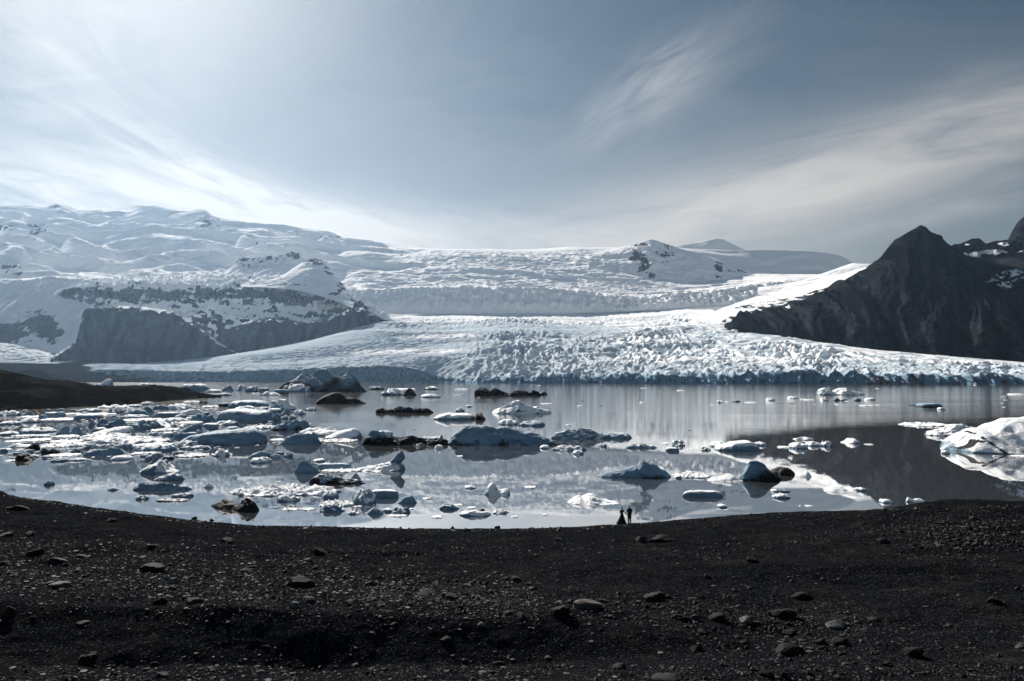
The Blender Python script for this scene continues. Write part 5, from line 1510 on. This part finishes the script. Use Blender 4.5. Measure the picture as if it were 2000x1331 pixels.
# everything smaller is gravel: one mesh
g = np.random.default_rng(99)
pts = []
for _ in range(140):
    n = 4000
    px = g.uniform(-60, 2060, n); py = g.uniform(955, 1345, n)
    keep = (g.random(n) < density(px, py) * .55) & (py > np.interp(px, sh[:, 0], sh[:, 1]) + .5)
    pts += list(zip(px[keep], py[keep]))
    if len(pts) > 25000: break
SV = [stone(1, 1200 + k, 9, (.45, .65, .85)[k % 3], .05) for k in range(10)]
vs, fs, tones = [], [], []
off = 0
for (px, py) in pts[:25000]:
    loc, nor = hit(px, py)
    if loc is None or loc.z < -.05: continue
    near = (py - 960) / 370
    edge_ = .7 * (abs(py - float(np.interp(px, sh[:, 0], sh[:, 1]))) < 8) + 1.1 * math.exp(-((px - 1900) / 130) ** 2 - ((py - 1042) / 45) ** 2)
    s = (1.0 + edge_ * g.uniform(.3, 1.2)) * (.75 + 1.2 * near) / FPX * loc.y * float(np.clip(g.lognormal(-.1, .65), .35, 4.5))
    Q, F = SV[g.integers(10)]
    a = g.uniform(0, 6.283); c_, s_ = math.cos(a), math.sin(a)
    Qr = np.stack([Q[:, 0] * c_ - Q[:, 1] * s_, Q[:, 0] * s_ + Q[:, 1] * c_, Q[:, 2]], -1) * s
    vs.append(Qr + np.array(loc) + np.array([0, 0, s * .02])); fs.append(F + off); off += len(Q)
    tones.append(np.full(len(Q), g.random()))
m, t, b = new_mat('gravel_stone', .8, .18)
tn = attr(t, 'tone')
cgr = mixc(t, tn.smooth(.2, .95), (.0038, .0042, .005), (.026, .027, .028))
cgr = mixc(t, tn.smooth(.90, .98), cgr, (.10, .10, .098))
t.links.new(cgr, b.inputs['Base Color'])
bump(t, b, noise(t, pos(t), 14.0, 4, .7), .5, .05)
go = link('gravel', mesh_np('gravel', np.concatenate(vs), np.concatenate(fs), False, {'tone': np.concatenate(tones)}, m))
tag(go, 'loose small stones and gravel strewn over the black shore', 'gravel', kind='stuff')

# ---------------------------------------------------------------- couple at the water's edge
def plain(name, col, rough=.85):
    m, t, b = new_mat(name, rough, .2)
    n1 = noise(t, pos(t), 18.0, 4, .6)
    t.links.new(mixc(t, n1, tuple(c * .75 for c in col), tuple(c * 1.25 for c in col)), b.inputs['Base Color'])
    return m


M_suit, M_dress, M_skin, M_hair = plain('black_cloth', (.006, .006, .007)), plain('dark_gown', (.008, .0078, .010)), plain('skin', (.36, .22, .16), .6), plain('dark_hair', (.012, .009, .007))


def skin_body(name, nodes, edges, mat, parent, sub=2):
    """nodes: (x, y, z, radius)"""
    me = bpy.data.meshes.new(name)
    me.from_pydata([n[:3] for n in nodes], edges, []); me.update()
    o = link(name, me, parent)
    me.materials.append(mat)
    sk = o.modifiers.new('skin', 'SKIN'); sk.use_smooth_shade = True
    for k, n in enumerate(nodes):
        r_ = n[3] if isinstance(n[3], tuple) else (n[3], n[3])
        me.skin_vertices[0].data[k].radius = r_
    me.skin_vertices[0].data[0].use_root = True
    sb = o.modifiers.new('sub', 'SUBSURF'); sb.levels = sub; sb.render_levels = sub
    return o


def tube(name, rings, mat, parent, n=24, close=True):
    """rings: (cx, cy, cz, rx, ry)"""
    th = np.arange(n) / n * 2 * np.pi
    R_ = []
    for k in range(len(rings) - 1):
        a, b_ = np.array(rings[k], float), np.array(rings[k + 1], float)
        for q in range(3): R_.append(a + (b_ - a) * q / 3)
    R_.append(np.array(rings[-1], float)); R_ = np.array(R_)
    R_[1:-1] = .25 * R_[:-2] + .5 * R_[1:-1] + .25 * R_[2:]
    V = np.stack([R_[:, :1] + R_[:, 3:4] * np.cos(th), R_[:, 1:2] + R_[:, 4:5] * np.sin(th), np.repeat(R_[:, 2:3], n, 1)], -1)
    return V, grid_faces(len(R_), n, True)


def cloth(name, rings, mat, parent, n=24, folds=0.0, nf=9):
    V, F = tube(name, rings, mat, parent, n)
    if folds:
        th = np.arange(V.shape[1]) / V.shape[1] * 2 * np.pi
        k = np.linspace(1, 0, V.shape[0])[:, None] if rings[0][2] < rings[-1][2] else np.linspace(0, 1, V.shape[0])[:, None]
        cx_ = V[..., 0].mean(1, keepdims=True); cy_ = V[..., 1].mean(1, keepdims=True)
        f = 1 + folds * k * np.sin(th * nf)[None]
        V[..., 0] = cx_ + (V[..., 0] - cx_) * f; V[..., 1] = cy_ + (V[..., 1] - cy_) * f
    return link(name, mesh_np(name, V.reshape(-1, 3), F, True, None, mat), parent)


def limb_cloth(name, pts_, mat, parent):
    """sleeve or trouser leg: (x, y, z, r) along the limb"""
    nodes = list(pts_)
    return skin_body(name, nodes, [(k, k + 1) for k in range(len(nodes) - 1)], mat, parent, 1)


def hand_nodes(nodes, edges, wrist, hand, side):
    """palm and five unequal, slightly curled fingers hanging from the wrist"""
    wi = len(nodes) - 1
    x, y, z = hand
    nodes.append((x, y, z, (.020, .036))); pi_ = len(nodes) - 1; edges.append((wi, pi_))
    for k, (fy, ln_) in enumerate(((.030, .072), (.011, .082), (-.009, .076), (-.028, .058))):
        nodes.append((x, y + fy, z - .045, .0095)); nodes.append((x - side * .006, y + fy, z - .045 - ln_ * .55, .0085)); nodes.append((x - side * .020, y + fy, z - .045 - ln_, .0075))
        n_ = len(nodes); edges += [(pi_, n_ - 3), (n_ - 3, n_ - 2), (n_ - 2, n_ - 1)]
    nodes.append((x - side * .010, y + .045, z - .012, .010)); nodes.append((x - side * .018, y + .058, z - .050, .0085)); n_ = len(nodes)
    edges += [(pi_, n_ - 2), (n_ - 2, n_ - 1)]


def person_body(k, parent, hands, female):
    """one continuous body; k scales the height; hands = {side: (elbow, wrist, hand)}"""
    sw = .165 if female else .20
    nd = [(0, 0, .97, (.14, .11)), (0, .005, 1.13, (.12 if female else .14, .10)), (0, 0, 1.32, (.14 if female else .17, .11)), (0, -.01, 1.46, (.10, .08)), (0, 0, 1.555, (.05, .05)),
          (0, .015, 1.625, (.070, .080)), (0, .012, 1.70, (.075, .090)), (0, .005, 1.765, (.045, .055)),
          (0, .095, 1.655, (.016, .014)), (.075, 0, 1.66, (.012, .018)), (-.075, 0, 1.66, (.012, .018))]
    ed = [(0, 1), (1, 2), (2, 3), (3, 4), (4, 5), (5, 6), (6, 7), (5, 8), (5, 9), (5, 10)]
    for s in (-1, 1):
        a = len(nd)
        nd += [(s * .095, 0, .88, .088), (s * .105, .015, .50, .058), (s * .11, -.01, .10, .040), (s * .12, .09, .045, (.040, .030)), (s * .125, .17, .03, (.035, .020))]
        ed += [(0, a), (a, a + 1), (a + 1, a + 2), (a + 2, a + 3), (a + 3, a + 4)]
    for s in (-1, 1):
        el, wr, ha = hands[s]
        a = len(nd)
        nd += [(s * sw, 0, 1.445, .058 if not female else .045), el + (.042 if not female else .034,), wr + (.027 if not female else .022,)]
        ed += [(3, a), (a, a + 1), (a + 1, a + 2)]
        hand_nodes(nd, ed, wr, ha, s)
    nd = [(x * k, y * k, z * k, tuple(q * k for q in r_) if isinstance(r_, tuple) else r_ * k) for (x, y, z, r_) in nd]
    return skin_body('body', nd, ed, M_skin, parent)


def root(x, y, z, rz, label):
    e = bpy.data.objects.new('person', None); COL.objects.link(e)
    e.location = (x, y, z); e.rotation_euler = (0, 0, rz)
    tag(e, label, 'person', 'couple at the water edge')
    return e


fl, _n = hit(1229.5, 1021.5); fw, _n = hit(1215, 1023.5)
man = root(fl.x, fl.y, fl.z - .01, 0, 'person in a long dark coat and trousers, holding hands at the water edge')
K = 1.05
hm_ = {-1: ((-.255, -.01, 1.19), (-.285, .02, .985), (-.292, .03, .92)), 1: ((.245, -.02, 1.17), (.255, .03, .925), (.257, .045, .855))}
person_body(K, man, hm_, False)
cloth('coat', [(0, 0, .46 * K, .205 * K, .15 * K), (0, 0, .9 * K, .205 * K, .145 * K), (0, 0, 1.1 * K, .185 * K, .13 * K), (0, 0, 1.3 * K, .215 * K, .14 * K), (0, -.005, 1.44 * K, .215 * K, .12 * K), (0, -.005, 1.505 * K, .12 * K, .085 * K), (0, 0, 1.545 * K, .062 * K, .062 * K)], M_suit, man, 28, .05, 5)
for s in (-1, 1):
    el, wr, ha = hm_[s]
    limb_cloth('sleeve', [tuple(q * K for q in (s * .185, 0, 1.43, .078)), tuple(q * K for q in el + (.062,)), tuple(q * K for q in wr + (.048,))], M_suit, man)
    limb_cloth('trouser_leg', [tuple(q * K for q in (s * .095, 0, .86, .11)), tuple(q * K for q in (s * .10, .01, .5, .095)), tuple(q * K for q in (s * .10, -.005, .07, .088))], M_suit, man)
    limb_cloth('shoe', [tuple(q * K for q in (s * .11, -.03, .045, .05)), tuple(q * K for q in (s * .122, .10, .04, .046)), tuple(q * K for q in (s * .127, .20, .03, .034))], M_suit, man)
limb_cloth('hair', [tuple(q * K for q in (0, -.035, 1.60, .060)), tuple(q * K for q in (0, -.03, 1.69, .088)), tuple(q * K for q in (0, .0, 1.765, .070))], M_hair, man)

woman = root(fw.x, fw.y, fw.z - .01, 0, 'person in a full length dark gown with a trailing skirt, by the water edge')
K = 1.0
gap = float((fl.x - fw.x))
meet = (gap - .292 * 1.05 - .035, .03, fl.z - fw.z + .965)
hw_ = {1: ((.27, -.01, 1.21), (meet[0] - .02, meet[1], meet[2] + .03), (meet[0], meet[1], meet[2] - .03)), -1: ((-.215, -.02, 1.18), (-.20, .09, 1.0), (-.185, .115, .94))}
person_body(K, woman, hw_, True)
cloth('gown_skirt', [(-.10, -.02, .0, .60, .52), (-.08, -.01, .12, .52, .46), (-.05, 0, .35, .40, .37), (-.02, 0, .62, .29, .27), (0, 0, .86, .205, .18), (0, 0, 1.02, .145, .12), (0, 0, 1.09, .128, .108)], M_dress, woman, 48, .07, 11)
cloth('gown_bodice', [(0, 0, 1.08, .13, .11), (0, 0, 1.2, .145, .12), (0, 0, 1.33, .165, .125), (0, 0, 1.40, .155, .10), (0, 0, 1.42, .12, .08)], M_dress, woman, 28)
cloth('gown_ruffle', [(0, 0, 1.31, .20, .135), (0, 0, 1.35, .255, .165), (0, 0, 1.40, .265, .165), (0, 0, 1.45, .225, .13), (0, 0, 1.455, .15, .09)], M_dress, woman, 40, .06, 10)
for s in (-1, 1):
    el, wr, ha = hw_[s]
    limb_cloth('sleeve', [(s * .155, 0, 1.40, .062), el + (.048,), wr + (.034,)], M_dress, woman)  # sleeves added to darken her arms, standing in for backlit skin
limb_cloth('hair', [(0, -.03, 1.59, .056), (0, -.035, 1.68, .086), (0, -.03, 1.76, .075), (0, -.045, 1.80, .060)], M_hair, woman)
